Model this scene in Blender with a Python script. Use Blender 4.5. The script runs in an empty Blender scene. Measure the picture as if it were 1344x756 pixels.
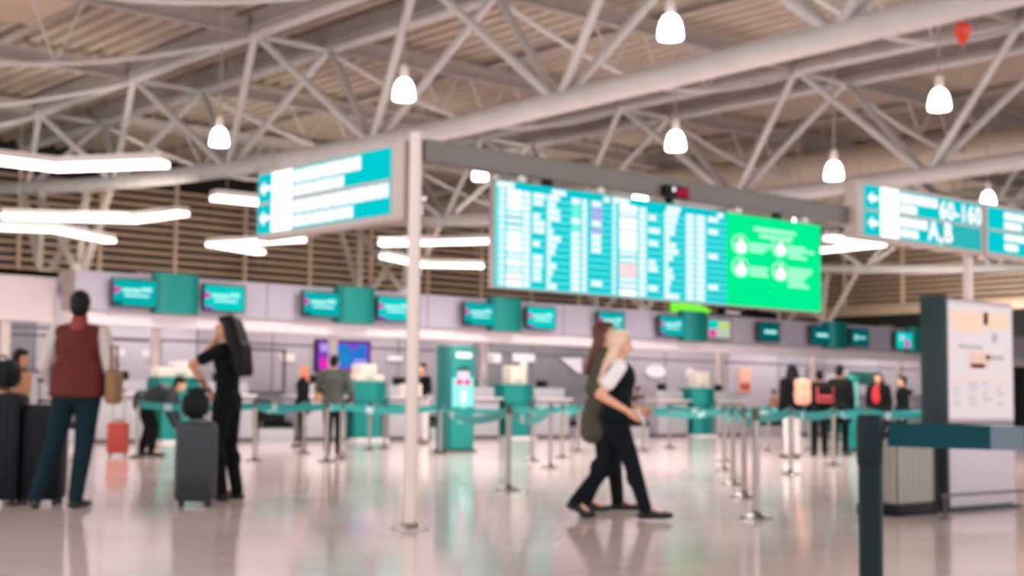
import bpy, bmesh, math, random
from mathutils import Vector, Matrix, Quaternion
random.seed(7)
scn = bpy.context.scene
COL = scn.collection
PI = math.pi
V = Vector

# ------------------------------------------------------------------ materials
def lin(c):
    r = []
    for v in c:
        v = v / 255.0
        r.append(v / 12.92 if v <= 0.04045 else ((v + 0.055) / 1.055) ** 2.4)
    return (r[0], r[1], r[2], 1.0)

MATS = {}
def mat(name, rgb, rough=0.5, metal=0.0, noise=0.0, nscale=8.0, spec=0.5):
    m = bpy.data.materials.new(name); m.use_nodes = True
    nt = m.node_tree; b = nt.nodes['Principled BSDF']
    b.inputs['Roughness'].default_value = rough
    b.inputs['Metallic'].default_value = metal
    b.inputs['Specular IOR Level'].default_value = spec
    c = lin(rgb)
    b.inputs['Base Color'].default_value = c
    if noise > 0:
        tc = nt.nodes.new('ShaderNodeTexCoord'); nz = nt.nodes.new('ShaderNodeTexNoise')
        nz.inputs['Scale'].default_value = nscale; nz.inputs['Detail'].default_value = 5
        rp = nt.nodes.new('ShaderNodeValToRGB')
        rp.color_ramp.elements[0].position = 0.3; rp.color_ramp.elements[1].position = 0.7
        rp.color_ramp.elements[0].color = tuple(x * (1 - noise) for x in c[:3]) + (1,)
        rp.color_ramp.elements[1].color = tuple(min(1, x * (1 + noise)) for x in c[:3]) + (1,)
        nt.links.new(tc.outputs['Object'], nz.inputs['Vector'])
        nt.links.new(nz.outputs['Fac'], rp.inputs['Fac'])
        nt.links.new(rp.outputs['Color'], b.inputs['Base Color'])
    MATS[name] = m
    return m
def emit(name, rgb, s=1.0):
    m = bpy.data.materials.new(name); m.use_nodes = True
    nt = m.node_tree; nt.nodes.remove(nt.nodes['Principled BSDF'])
    e = nt.nodes.new('ShaderNodeEmission'); e.inputs['Color'].default_value = lin(rgb); e.inputs['Strength'].default_value = s
    nt.links.new(e.outputs[0], nt.nodes['Material Output'].inputs['Surface'])
    MATS[name] = m
    return m

mat('pipe', (190, 188, 188), 0.45, 0.0, 0.06, 2)
mat('beam', (166, 157, 151), 0.55, 0.0, 0.08, 2)
mat('purlin', (160, 153, 149), 0.55, 0.0, 0.08, 2)
mat('deck', (184, 172, 158), 0.7, 0.0, 0.06, 1.5)
mat('deck_panel', (214, 190, 174), 0.7)
mat('louvre', (196, 172, 152), 0.6, 0, 0.05, 2)
mat('gap_shade_wall', (24, 24, 23), 0.9)  # near-black colour stands in for shade behind louvres and below the beam
mat('void', (20, 30, 32), 0.95)
mat('white_wall', (226, 214, 218), 0.6, 0, 0.03, 2)
mat('back_panel', (172, 164, 170), 0.5, 0, 0.05, 1.2)
mat('back_panel_dark', (124, 122, 126), 0.45, 0, 0.06, 1.2)
mat('bulkhead', (186, 180, 196), 0.4, 0.0, 0.05, 0.8)
mat('bulkhead_end', (168, 152, 144), 0.5)
mat('band', (238, 226, 230), 0.5)
mat('seam', (92, 88, 90), 0.7)
mat('teal', (0, 134, 126), 0.35, 0.25, 0.05, 3)
mat('teal_dark', (0, 96, 92), 0.4)
mat('teal_belt', (0, 128, 126), 0.6)
mat('belt_print', (150, 176, 178), 0.6)
mat('near_belt', (0, 54, 60), 0.7, spec=0.15)
mat('near_belt_print', (84, 98, 110), 0.6)
mat('steel', (158, 148, 143), 0.3, 0.75)
mat('steel_dark', (84, 78, 75), 0.35, 0.8)
mat('near_post', (22, 32, 36), 0.35, 0.6, spec=0.2)
mat('desk', (176, 172, 178), 0.4, 0, 0.04, 3)
mat('desk_top', (230, 220, 220), 0.35)
mat('cream', (236, 220, 206), 0.6)
mat('black', (9, 12, 15), 0.55, spec=0.2)
mat('rubber', (28, 30, 32), 0.8)
mat('gantry', (112, 106, 104), 0.5, 0.2, 0.05, 2)
mat('gantry_post', (206, 190, 184), 0.35, 0.4)
mat('sign_case', (186, 170, 164), 0.45, 0.2)
mat('totem_dark', (36, 48, 54), 0.5, 0.1)
mat('totem_grey', (194, 184, 192), 0.45)
mat('bin_metal', (110, 106, 98), 0.4, 0.5)
mat('navy_case', (10, 13, 22), 0.5, 0, 0.1, 6, spec=0.2)
mat('grey_case', (32, 39, 43), 0.45, 0, 0.08, 6)
mat('red_case', (184, 66, 48), 0.45)
mat('tan_bag', (128, 92, 58), 0.6, 0, 0.12, 8)
mat('peach_bag', (232, 164, 138), 0.6)
mat('coral', (190, 62, 66), 0.6)
mat('skin', (222, 164, 134), 0.55)
mat('skin_tan', (206, 140, 104), 0.55)
mat('hair_black', (10, 8, 9), 0.5, spec=0.2)
mat('hair_brown', (96, 44, 36), 0.5)
mat('hair_blond', (226, 192, 164), 0.5, 0, 0.1, 30)
mat('hair_ginger', (206, 116, 74), 0.5)
mat('maroon', (92, 36, 33), 0.75, 0, 0.1, 6, spec=0.2)
mat('maroon_light', (132, 46, 38), 0.75)
mat('shirt_grey', (186, 174, 170), 0.8)
mat('shirt_white', (236, 226, 230), 0.8)
mat('denim', (6, 34, 42), 0.85, 0, 0.1, 10, spec=0.2)
mat('cloth_black', (7, 10, 13), 0.85, spec=0.2)
mat('cloth_navy', (6, 14, 21), 0.85, spec=0.2)
mat('coat_olive', (76, 72, 58), 0.85, 0, 0.08, 6)
mat('jacket_olive', (66, 68, 62), 0.85, 0, 0.08, 6)
mat('jacket_teal', (8, 26, 30), 0.6)
mat('cloth_tan', (176, 128, 90), 0.8)
mat('cloth_red', (200, 34, 40), 0.8)
mat('cloth_grey', (120, 118, 116), 0.8)
mat('cloth_light', (206, 198, 198), 0.8)
mat('cloth_peach', (238, 176, 152), 0.8)
mat('shoe', (14, 16, 20), 0.5)
mat('lip', (176, 96, 88), 0.5)
mat('eye', (24, 20, 20), 0.3)
mat('paper', (230, 222, 228), 0.7)
mat('orange_print', (246, 216, 192), 0.7)
mat('grey_print', (182, 178, 184), 0.7)
mat('pink_print', (238, 204, 190), 0.7)
mat('bin_rib', (172, 167, 158), 0.4, 0.3)
mat('back_panel_light', (190, 182, 188), 0.5, 0, 0.05, 1.2)
mat('duct', (206, 192, 178), 0.5, 0.2)
mat('red_balloon', (214, 60, 34), 0.35)
mat('kiosk_light', (110, 200, 196), 0.4)
mat('magenta', (206, 44, 120), 0.5)
mat('lavender', (196, 180, 214), 0.5)
mat('screen_bezel', (16, 40, 46), 0.35)
mat('white_print', (240, 238, 240), 0.6)
mat('aqua_print', (130, 214, 206), 0.6)
mat('green_dark', (10, 84, 68), 0.5)
mat('lamp_cap', (214, 204, 200), 0.4, 0.2)
emit('lamp_glow', (255, 248, 246), 6.0)
emit('led_glow', (255, 238, 230), 3.8)
emit('scr_teal', (0, 168, 168), 1.0)
emit('scr_teal2', (0, 196, 190), 1.0)
emit('scr_dark', (0, 92, 96), 0.9)
emit('fids_base', (0, 188, 194), 1.05)
emit('fids_light', (92, 222, 226), 1.05)
emit('fids_text', (226, 234, 240), 1.12)
emit('fids_white', (255, 244, 250), 1.3)
emit('fids_peach', (250, 200, 200), 1.1)
emit('fids_purple', (176, 160, 226), 1.0)
emit('fids_pink', (236, 70, 140), 1.0)
emit('fids_mint', (110, 236, 210), 1.0)
emit('fids_blue', (60, 120, 190), 1.0)
emit('green_screen', (0, 224, 136), 1.05)
emit('green_text', (172, 248, 212), 1.05)
emit('sign_teal', (0, 190, 196), 1.05)
emit('sign_teal_soft', (44, 176, 178), 1.0)
emit('sign_white', (255, 248, 250), 1.5)
emit('sign_text', (250, 240, 246), 1.15)
emit('red_led', (190, 40, 54), 0.6)
emit('lime_glow', (120, 240, 50), 1.05)
emit('scr_magenta', (226, 40, 170), 1.0)
emit('scr_purple', (140, 60, 190), 0.9)
emit('scr_blue', (40, 120, 210), 0.9)
emit('scr_text', (170, 240, 236), 1.05)
emit('scr_grey', (190, 200, 180), 0.9)
emit('scr_yellow', (200, 220, 90), 0.9)
emit('skylight', (246, 236, 240), 1.3)

def floor_material():
    m = bpy.data.materials.new('polished_floor'); m.use_nodes = True
    nt = m.node_tree; b = nt.nodes['Principled BSDF']
    tc = nt.nodes.new('ShaderNodeTexCoord')
    br = nt.nodes.new('ShaderNodeTexBrick')
    br.offset = 0.0; br.squash = 1.0
    br.inputs['Scale'].default_value = 1.0
    br.inputs['Brick Width'].default_value = 1.5; br.inputs['Row Height'].default_value = 1.5
    br.inputs['Mortar Size'].default_value = 0.006
    br.inputs['Color1'].default_value = lin((238, 216, 212)); br.inputs['Color2'].default_value = lin((232, 210, 206))
    br.inputs['Mortar'].default_value = lin((150, 136, 132))
    nz = nt.nodes.new('ShaderNodeTexNoise'); nz.inputs['Scale'].default_value = 0.45; nz.inputs['Detail'].default_value = 3
    mx = nt.nodes.new('ShaderNodeMix'); mx.data_type = 'RGBA'; mx.blend_type = 'MULTIPLY'
    rp = nt.nodes.new('ShaderNodeValToRGB')
    rp.color_ramp.elements[0].color = (0.86, 0.85, 0.84, 1); rp.color_ramp.elements[1].color = (1, 1, 1, 1)
    rp.color_ramp.elements[0].position = 0.35; rp.color_ramp.elements[1].position = 0.65
    mx.inputs['Factor'].default_value = 1.0
    nt.links.new(tc.outputs['Object'], br.inputs['Vector']); nt.links.new(tc.outputs['Object'], nz.inputs['Vector'])
    nt.links.new(nz.outputs['Fac'], rp.inputs['Fac'])
    nt.links.new(br.outputs['Color'], mx.inputs['A']); nt.links.new(rp.outputs['Color'], mx.inputs['B'])
    nt.links.new(mx.outputs['Result'], b.inputs['Base Color'])
    b.inputs['Roughness'].default_value = 0.10
    b.inputs['Specular IOR Level'].default_value = 0.5
    MATS['floor'] = m
floor_material()

# ------------------------------------------------------------------ mesh helpers
class MB:
    def __init__(s):
        s.bm = bmesh.new(); s.mats = []
    def mi(s, m):
        if m not in s.mats: s.mats.append(m)
        return s.mats.index(m)
    def box(s, c, d, m, bev=0.0, rot=None):
        r = bmesh.ops.create_cube(s.bm, size=1.0)
        vs = r['verts']
        for v in vs: v.co = V((v.co.x * d[0], v.co.y * d[1], v.co.z * d[2]))
        fs = set(f for v in vs for f in v.link_faces)
        if bev > 0:
            es = set(e for v in vs for e in v.link_edges)
            q = bmesh.ops.bevel(s.bm, geom=list(es), offset=min(bev, min(d) * 0.45), segments=2, affect='EDGES', profile=0.5)
            vs = list(set(v for f in q['faces'] for v in f.verts) | set(v for v in vs if v.is_valid))
            # connected set
            seen = set(vs); st = list(vs)
            while st:
                v = st.pop()
                for e in v.link_edges:
                    o = e.other_vert(v)
                    if o not in seen: seen.add(o); st.append(o)
            vs = list(seen)
            fs = set(f for v in vs for f in v.link_faces)
        k = s.mi(m)
        for f in fs: f.material_index = k
        M = Matrix.Translation(V(c))
        if rot is not None: M = M @ rot.to_4x4()
        for v in vs: v.co = M @ v.co
        return s
    def b2(s, lo, hi, m, bev=0.0):
        c = [(lo[i] + hi[i]) / 2 for i in range(3)]; d = [abs(hi[i] - lo[i]) for i in range(3)]
        return s.box(c, d, m, bev)
    def tube(s, p, q, r, m, seg=12, r2=None):
        p = V(p); q = V(q); d = q - p; L = d.length
        if L < 1e-6: return s
        r2 = r if r2 is None else r2
        M = Matrix.Translation((p + q) / 2) @ d.to_track_quat('Z', 'Y').to_matrix().to_4x4()
        g = bmesh.ops.create_cone(s.bm, cap_ends=True, cap_tris=False, segments=seg, radius1=r, radius2=r2, depth=L, matrix=M)
        k = s.mi(m)
        for v in g['verts']:
            for f in v.link_faces: f.material_index = k
        return s
    def path(s, pts, r, m, seg=10):
        pts = [V(p) for p in pts]; n = len(pts); rings = []
        for i, p in enumerate(pts):
            d = (pts[min(i + 1, n - 1)] - pts[max(i - 1, 0)]).normalized()
            up = V((0, 0, 1)) if abs(d.z) < 0.95 else V((1, 0, 0))
            a = d.cross(up).normalized(); b = a.cross(d).normalized()
            rr = r[i] if isinstance(r, (list, tuple)) else r
            rings.append([s.bm.verts.new(p + (a * math.cos(t) + b * math.sin(t)) * rr) for t in [2 * PI * j / seg for j in range(seg)]])
        k = s.mi(m)
        for i in range(n - 1):
            for j in range(seg):
                f = s.bm.faces.new((rings[i][j], rings[i][(j + 1) % seg], rings[i + 1][(j + 1) % seg], rings[i + 1][j])); f.material_index = k
        for rg in (rings[0][::-1], rings[-1]):
            f = s.bm.faces.new(rg); f.material_index = k
        return s
    def lathe(s, prof, c, m, seg=24, axis=None):
        c = V(c); k = s.mi(m); rings = []
        for (r, z) in prof:
            rings.append([s.bm.verts.new(c + V((max(r, 1e-4) * math.cos(2 * PI * j / seg), max(r, 1e-4) * math.sin(2 * PI * j / seg), z))) for j in range(seg)])
        for i in range(len(prof) - 1):
            for j in range(seg):
                f = s.bm.faces.new((rings[i][j], rings[i][(j + 1) % seg], rings[i + 1][(j + 1) % seg], rings[i + 1][j])); f.material_index = k
        f = s.bm.faces.new(rings[0][::-1]); f.material_index = k
        f = s.bm.faces.new(rings[-1]); f.material_index = k
        return s
    def prism(s, poly, d, m):
        """poly: list of 3-D points (planar), extruded by vector d"""
        k = s.mi(m); d = V(d)
        a = [s.bm.verts.new(V(p)) for p in poly]; b = [s.bm.verts.new(V(p) + d) for p in poly]
        n = len(poly)
        fs = [s.bm.faces.new(a[::-1]), s.bm.faces.new(b)]
        for i in range(n):
            fs.append(s.bm.faces.new((a[i], a[(i + 1) % n], b[(i + 1) % n], b[i])))
        for f in fs: f.material_index = k
        return s
    def quad(s, pts, m):
        f = s.bm.faces.new([s.bm.verts.new(V(p)) for p in pts]); f.material_index = s.mi(m); return s
    def ball(s, c, r, m, seg=14):
        r = (r, r, r) if not isinstance(r, (tuple, list)) else r
        g = bmesh.ops.create_uvsphere(s.bm, u_segments=seg, v_segments=max(8, seg // 2 + 2), radius=1.0,
                                      matrix=Matrix.Translation(V(c)) @ Matrix.Diagonal((r[0], r[1], r[2], 1)))
        k = s.mi(m)
        for v in g['verts']:
            for f in v.link_faces: f.material_index = k
        return s
    def build(s, name, parent=None, loc=None, smooth=True):
        me = bpy.data.meshes.new(name)
        bmesh.ops.recalc_face_normals(s.bm, faces=s.bm.faces)
        s.bm.to_mesh(me); s.bm.free()
        for m in s.mats: me.materials.append(MATS[m])
        if smooth:
            for p in me.polygons: p.use_smooth = True
            me.set_sharp_from_angle(angle=math.radians(35))
        o = bpy.data.objects.new(name, me); COL.objects.link(o)
        if parent is not None: o.parent = parent
        if loc is not None: o.location = loc
        return o

def tag(o, label=None, cat=None, group=None, kind=None):
    if label: o['label'] = label
    if cat: o['category'] = cat
    if group: o['group'] = group
    if kind: o['kind'] = kind
    return o
def thing(name, label, cat, loc=(0, 0, 0), rz=0.0, group=None):
    o = bpy.data.objects.new(name, None); COL.objects.link(o)
    o.empty_display_size = 0.2
    o.location = loc; o.rotation_euler = (0, 0, rz)
    return tag(o, label, cat, group)
def dup(root, loc, rz=None, label=None):
    r = root.copy(); COL.objects.link(r); r.location = loc
    if rz is not None: r.rotation_euler = (0, 0, rz)
    if label: r['label'] = label
    for ch in list(root.children):
        c = ch.copy(); COL.objects.link(c); c.parent = r
        for g in list(ch.children):
            d = g.copy(); COL.objects.link(d); d.parent = c
    return r
ORD = ['first', 'second', 'third', 'fourth', 'fifth', 'sixth', 'seventh', 'eighth', 'ninth', 'tenth', 'eleventh', 'twelfth',
       'thirteenth', 'fourteenth', 'fifteenth', 'sixteenth', 'seventeenth', 'eighteenth', 'nineteenth', 'twentieth']

# ------------------------------------------------------------------ camera
CAMZ = 0.97
phi = math.radians(49.4); pitch = math.atan(149 / 1867.0); roll = math.radians(0.6)
fw = V((math.cos(phi) * math.cos(pitch), math.sin(phi) * math.cos(pitch), math.sin(pitch)))
rt = V((math.sin(phi), -math.cos(phi), 0)); up = rt.cross(fw)
R2 = rt * math.cos(roll) + up * math.sin(roll); U2 = -rt * math.sin(roll) + up * math.cos(roll)
cd = bpy.data.cameras.new('camera'); cam = bpy.data.objects.new('camera', cd); COL.objects.link(cam)
Mc = Matrix((R2, U2, -fw)).transposed().to_4x4(); Mc.translation = V((0, 0, CAMZ)); cam.matrix_world = Mc
cd.sensor_width = 36; cd.lens = 1867.0 * 36 / 1344; cd.clip_start = 0.05; cd.clip_end = 300
cd.dof.use_dof = True; cd.dof.focus_distance = 0.5; cd.dof.aperture_fstop = 25.0
scn.camera = cam
VDIR = V((0.651, 0.759, 0)); RDIR = V((0.759, -0.651, 0))
def heading(d): return math.atan2(-d.x, d.y)

# ------------------------------------------------------------------ setting
mb = MB(); mb.b2((-6, -8, -0.2), (62, 52, 0), 'floor')
tag(mb.build('floor'), kind='structure')

# ribbed roof deck
DZ = 9.25
mb = MB(); pit = 0.45; x = 0.5; prof = []
while x < 60:
    prof += [(x, DZ), (x + 0.17, DZ), (x + 0.21, DZ + 0.2), (x + 0.41, DZ + 0.2)]; x += pit
k = mb.mi('deck'); prev = None
for (x, z) in prof:
    a = mb.bm.verts.new((x, -1.0, z)); b = mb.bm.verts.new((x, 50.0, z))
    if prev:
        f = mb.bm.faces.new((prev[0], prev[1], b, a)); f.material_index = k
    prev = (a, b)
mb.b2((0.5, -1, DZ + 0.24), (60, 50, DZ + 0.35), 'deck')
tag(mb.build('ceiling', smooth=False), kind='structure')
mb = MB(); mb.b2((6.6, 3, 8.98), (11.75, 29.8, 9.2), 'deck_panel', 0.02)
tag(mb.build('ceiling_panel'), 'pale flat ceiling panel beside the ribbed roof, top left corner', 'ceiling panel')

# back wall and right wall (near black, shade of the gaps painted in), with louvre screens in front of them
LY = 45.0; RX = 54.0
mb = MB(); mb.b2((-2, LY + 0.6, 0), (60, LY + 0.9, DZ + 0.3), 'gap_shade_wall'); tag(mb.build('wall_back'), kind='structure')
mb = MB(); mb.b2((RX + 0.6, -1, 0), (RX + 0.9, LY + 0.9, DZ + 0.3), 'gap_shade_wall'); tag(mb.build('wall_right'), kind='structure')

mb = MB(); mb.b2((34.0, LY + 0.5, 8.42), (39.5, LY + 0.6, 9.15), 'skylight')
for q in (34.0, 35.8, 37.6, 39.4): mb.b2((q, LY + 0.44, 8.4), (q + 0.1, LY + 0.62, 9.17), 'beam')
mb.b2((34.0, LY + 0.44, 8.36), (39.5, LY + 0.62, 8.44), 'beam')
tag(mb.build('window_1'), kind='structure')
t = thing('louvre_screen', 'long beige screen of horizontal louvres high on the back wall', 'louvre screen', (0, LY, 0))
mb = MB(); z = 4.3
while z < 8.3:
    mb.box((27, 0, z), (54, 0.14, 0.085), 'louvre', 0, Matrix.Rotation(math.radians(-25), 3, 'X')); z += 0.27
mb.build('slats', t)
for i in range(20):
    mb = MB(); mb.b2((1 + i * 2.75, -0.16, 3.4), (1.13 + i * 2.75, -0.04, 8.35), 'louvre'); mb.build('mullion', t)
mb = MB(); mb.b2((0, -0.1, 3.4), (54, 0.12, 4.22), 'louvre'); mb.build('bottom_rail', t)
t = thing('louvre_screen', 'beige louvre screen above the dark opening at right, beside the green notice screen', 'louvre screen', (RX, 0, 0))
mb = MB(); z = 5.5
while z < 8.9:
    mb.box((0, 20, z), (0.12, 49, 0.07), 'louvre', 0, Matrix.Rotation(math.radians(25), 3, 'Y')); z += 0.235
mb.build('slats', t)
for i in range(14):
    mb = MB(); mb.b2((-0.16, 2.2 + i * 3.1, 5.1), (-0.04, 2.33 + i * 3.1, 8.9), 'louvre'); mb.build('mullion', t)
mb = MB(); mb.b2((-0.2, -4, 5.0), (0.15, 44.6, 5.42), 'louvre', 0.02); mb.build('bottom_beam', t)

# ------------------------------------------------------------------ roof trusses
TX = [1.5, 16.24, 27.3, 38.35, 49.4]
BY = [0.4, 6.2, 12.0, 17.75, 23.3, 29.1, 35.1, 40.9]
def botz(y):
    if y < 20: return 6.2 - 0.012 * max(0, y - 9)
    return 6.06 + 0.0022 * (y - 20) ** 2 + 0.004 * (y - 20)
TYN = [3.3, 9.1, 14.9, 20.6, 26.4, 32.2, 38.0]
TZ = 8.75; TW = 0.95
tl = ['grey tubular roof truss nearest the camera, out at the far left',
      'grey tubular roof truss crossing the picture above the departures board',
      'second grey roof truss, its lower tube passing just over the upright-lettered right sign',
      'third grey roof truss, seen behind the pendant lamps beyond the second truss',
      'farthest grey roof truss, beside the right louvre screen']
TREE = [((41.02, 7.15), (39.55, 4.55)), ((39.62, 7.0), (39.6, 4.5)), ((37.15, 6.76), (37.4, 4.5)), ((35.6, 6.65), (37.05, 4.5)), ((37.0, 6.6), (39.4, 4.5)), ((39.9, 7.0), (37.2, 4.5))]
for ti, X in enumerate(TX):
    t = thing('roof_truss', tl[ti], 'roof truss', (X, 0, 0))
    mb = MB(); ys = [0.4 + i * (44.0 - 0.4) / 44 for i in range(45)]
    mb.path([(0, y, botz(y)) for y in ys], 0.2, 'pipe', 16); mb.build('bottom_chord', t)
    for s in (-1, 1):
        mb = MB()
        mb.path([(s * TW, 0.4, TZ), (s * TW, 44, TZ)], 0.11, 'pipe', 12)
        mb.b2((s * TW - 0.2, 0.4, TZ + 0.09), (s * TW + 0.2, 44, TZ + 0.12), 'beam')
        mb.b2((s * TW - 0.13, 0.4, TZ + 0.12), (s * TW + 0.13, 44, TZ + 0.40), 'purlin')
        mb.b2((s * TW - 0.2, 0.4, TZ + 0.40), (s * TW + 0.2, 44, TZ + 0.43), 'beam')
        mb.build('top_chord', t)
    for i, y in enumerate(BY):
        z = botz(y)
        for j in (i - 1, i):
            if 0 <= j < len(TYN):
                for s in (-1, 1):
                    sg = 1 if TYN[j] > y else -1
                    mb = MB(); mb.tube((s * 0.06, y + sg * 0.12, z + 0.1), (s * (TW - 0.03), TYN[j] - sg * 0.08, TZ - 0.05), 0.085, 'pipe', 10); mb.build('web_tube', t)
    for y in TYN:
        mb = MB(); mb.tube((-TW, y, TZ), (TW, y, TZ), 0.07, 'pipe', 10); mb.ball((-TW, y, TZ), 0.16, 'pipe'); mb.ball((TW, y, TZ), 0.16, 'pipe'); mb.build('cross_tube', t)
    # tree column near the back
    tc = thing('tree_column', ['branching roof column at far left under the nearest truss', 'branching grey column behind the counters, left, in front of the strip lights',
                               'branching grey column behind the counters under the hanging direction sign', 'branching grey roof column behind the departures board',
                               'branching grey roof column at the far right corner'][ti], 'column', (X, 0, 0))
    for (a, b) in TREE:
        for s in ((-0.12,) if a[0] > b[0] else (0.12,)):
            mb = MB(); mb.tube((s, b[0], b[1]), (s, a[0], a[1] - 0.12), 0.11, 'beam', 10); mb.build('branch', tc)
    for y in (39.55, 37.25):
        mb = MB(); mb.tube((0, y, 0), (0, y, 4.6), 0.2, 'beam', 14); mb.lathe([(0.4, 0), (0.4, 0.04), (0.3, 0.06)], (0, y, 0.0), 'beam'); mb.build('shaft', tc)

SP = ['leftmost bay', 'bay right of board truss', 'bay around the duct', 'far right bay']
for si in range(4):
    xa = TX[si] + TW; xb = TX[si + 1] - TW
    for yi, y in enumerate(TYN):
        if yi == 0: continue
        t = thing('roof_purlin', 'grey roof cross beam with bowed tie rod, %s from front, %s' % (ORD[yi - 1], SP[si]), 'roof beam', (xa, y, 0))
        L = xb - xa
        mb = MB()
        mb.b2((0.16, -0.1, 8.72), (L - 0.16, 0.1, 8.75), 'purlin'); mb.b2((0.16, -0.03, 8.75), (L - 0.16, 0.03, 9.03), 'purlin'); mb.b2((0.16, -0.1, 9.03), (L - 0.16, 0.1, 9.06), 'purlin')
        mb.build('beam', t)
        pts = []
        for i in range(17):
            u = i / 16.0; pts.append((0.1 + u * (L - 0.2), 0, 8.66 - (1.5 if si == 0 else 1.0) * (1 - abs(2 * u - 1) ** 1.6)))
        mb = MB(); mb.path(pts, 0.055, 'pipe', 8); mb.build('tie_rod', t)
        for u in (0.34, 0.5, 0.66):
            zz = 8.66 - (1.5 if si == 0 else 1.0) * (1 - abs(2 * u - 1) ** 1.6)
            for sgn in (-1, 1):
                mb = MB(); mb.tube((0.1 + u * (L - 0.2), 0, zz), (0.1 + u * (L - 0.2) + sgn * 0.55, 0, 8.73), 0.022, 'pipe', 6); mb.build('strut', t)

# intermediate longitudinal roof beams (dark web, pale lower flange)
for i, x in enumerate((12.0, 21.8, 33.0, 44.0)):
    mb = MB(); mb.b2((x - 0.12, 0.4, 9.07), (x + 0.12, 44.5, 9.10), 'beam'); mb.b2((x - 0.03, 0.4, 9.10), (x + 0.03, 44.5, 9.24), 'beam')
    tag(mb.build('roof_joist'), 'slim grey joist running under the ribbed roof, %s from the left' % ORD[i], 'roof beam')

# duct
t = thing('ventilation_duct', 'fat pale round ventilation duct under the roof at right', 'duct', (34, 0, 0))
mb = MB(); mb.path([(0, 10, 7.45), (0, 19.2, 7.7), (0, 28, 8.0), (0, 44.5, 8.5)], 0.55, 'duct', 24); mb.build('pipe', t)
for y in range(12, 44, 4):
    zz = 7.45 + (y - 10) * 0.029
    mb = MB(); mb.tube((0, y - 0.05, zz), (0, y + 0.05, zz), 0.58, 'duct', 24); mb.build('joint_ring', t)
    mb = MB(); mb.tube((0, y, zz + 0.5), (0, y, 9.3), 0.02, 'beam', 6); mb.build('hanger', t)

# ------------------------------------------------------------------ pendant lamps
LAMPS = [((14.2, 13.26, 6.12), 'largest white pendant lamp, high above the board near the top edge'),
         ((13.19, 18.08, 5.87), 'white pendant lamp above the right end of the left hanging sign'),
         ((12.97, 23.61, 5.83), 'white pendant lamp at upper left, nearest the strip lights'),
         ((18.17, 16.84, 5.52), 'white pendant lamp just above the dark beam over the board'),
         ((19.66, 12.54, 5.8), 'white pendant lamp at upper right, highest on that side'),
         ((21.75, 16.14, 5.32), 'white pendant lamp left of the right hanging sign'),
         ((30.52, 18.18, 5.89), 'small white pendant lamp in front of the rightmost hanging sign'),
         ((19.51, 23.87, 5.93), 'white pendant lamp between the gantry post and the departures board'),
         ((24.21, 23.58, 5.91), 'white pendant lamp showing above the middle of the departures board'),
         ((29.84, 23.25, 5.81), 'white pendant lamp showing above the green notice screen')]
for (p, lab) in LAMPS:
    t = thing('pendant_lamp', lab, 'lamp', p, 0, 'pendant lamps under the roof')
    sc = 1.3 if p[0] > 29 and p[1] > 20 else 1.0
    mb = MB(); mb.lathe([(0.05, 0.20), (0.10, 0.18), (0.145, 0.10), (0.17, -0.01), (0.178, -0.11), (0.165, -0.14), (0.0, -0.15)][::-1], (0, 0, 0), 'lamp_glow'); mb.build('shade', t)
    mb = MB(); mb.lathe([(0.055, 0.2), (0.075, 0.24), (0.07, 0.40), (0.03, 0.44)], (0, 0, 0), 'lamp_cap', 16); mb.build('cap', t)
    mb = MB(); mb.tube((0, 0, 0.42), (0, 0, 9.3 - p[2]), 0.012, 'beam', 6); mb.build('rod', t)
    ld = bpy.data.lights.new('pendant_light', 'SPOT'); ld.energy = 900; ld.color = (1.0, 0.955, 0.92); ld.shadow_soft_size = 0.16; ld.spot_size = math.radians(155); ld.spot_blend = 0.5
    lo = bpy.data.objects.new('pendant_light', ld); COL.objects.link(lo); lo.location = (p[0], p[1], p[2] - 0.2)

# added fill lights, hidden on the canopy, to brighten louvre screens and rear roof
for i, (x, y, dx, dy, e) in enumerate([(8, 30.6, 0, 1, 260), (15, 30.6, 0, 1, 260), (22, 30.6, 0, 1, 260), (29, 30.6, 0, 1, 260), (36, 30.6, 0, 1, 260), (44, 30.4, 0.8, 0.6, 420), (50, 30.4, 1, 0.3, 260)]):
    t = thing('fill_uplight', 'floodlight added unseen on the canopy roof to brighten louvres, %s from the left' % ORD[i], 'light', (x, y, 3.6), math.atan2(-dx, dy), 'added fill lights on the canopy roof')
    mb = MB(); mb.box((0, 0, 0.16), (0.5, 0.14, 0.2), 'beam', 0.02, Matrix.Rotation(math.radians(25), 3, 'X')); mb.build('housing', t)
    mb = MB(); mb.box((0, 0.075, 0.19), (0.44, 0.01, 0.15), 'lamp_glow', 0, Matrix.Rotation(math.radians(25), 3, 'X')); mb.build('lens', t)
    mb = MB(); mb.b2((-0.2, -0.06, 0.0), (0.2, 0.06, 0.05), 'beam'); mb.build('bracket', t)
    ld = bpy.data.lights.new('fill_flood', 'AREA'); ld.shape = 'RECTANGLE'; ld.size = 0.44; ld.size_y = 0.15; ld.energy = e; ld.color = (1.0, 0.88, 0.76)
    lo = bpy.data.objects.new('fill_flood', ld); COL.objects.link(lo); lo.location = (x + dx * 0.12, y + dy * 0.12, 3.82)
    lo.rotation_euler = V((dx, dy, 0.24)).normalized().to_track_quat('-Z', 'Y').to_euler()
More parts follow.
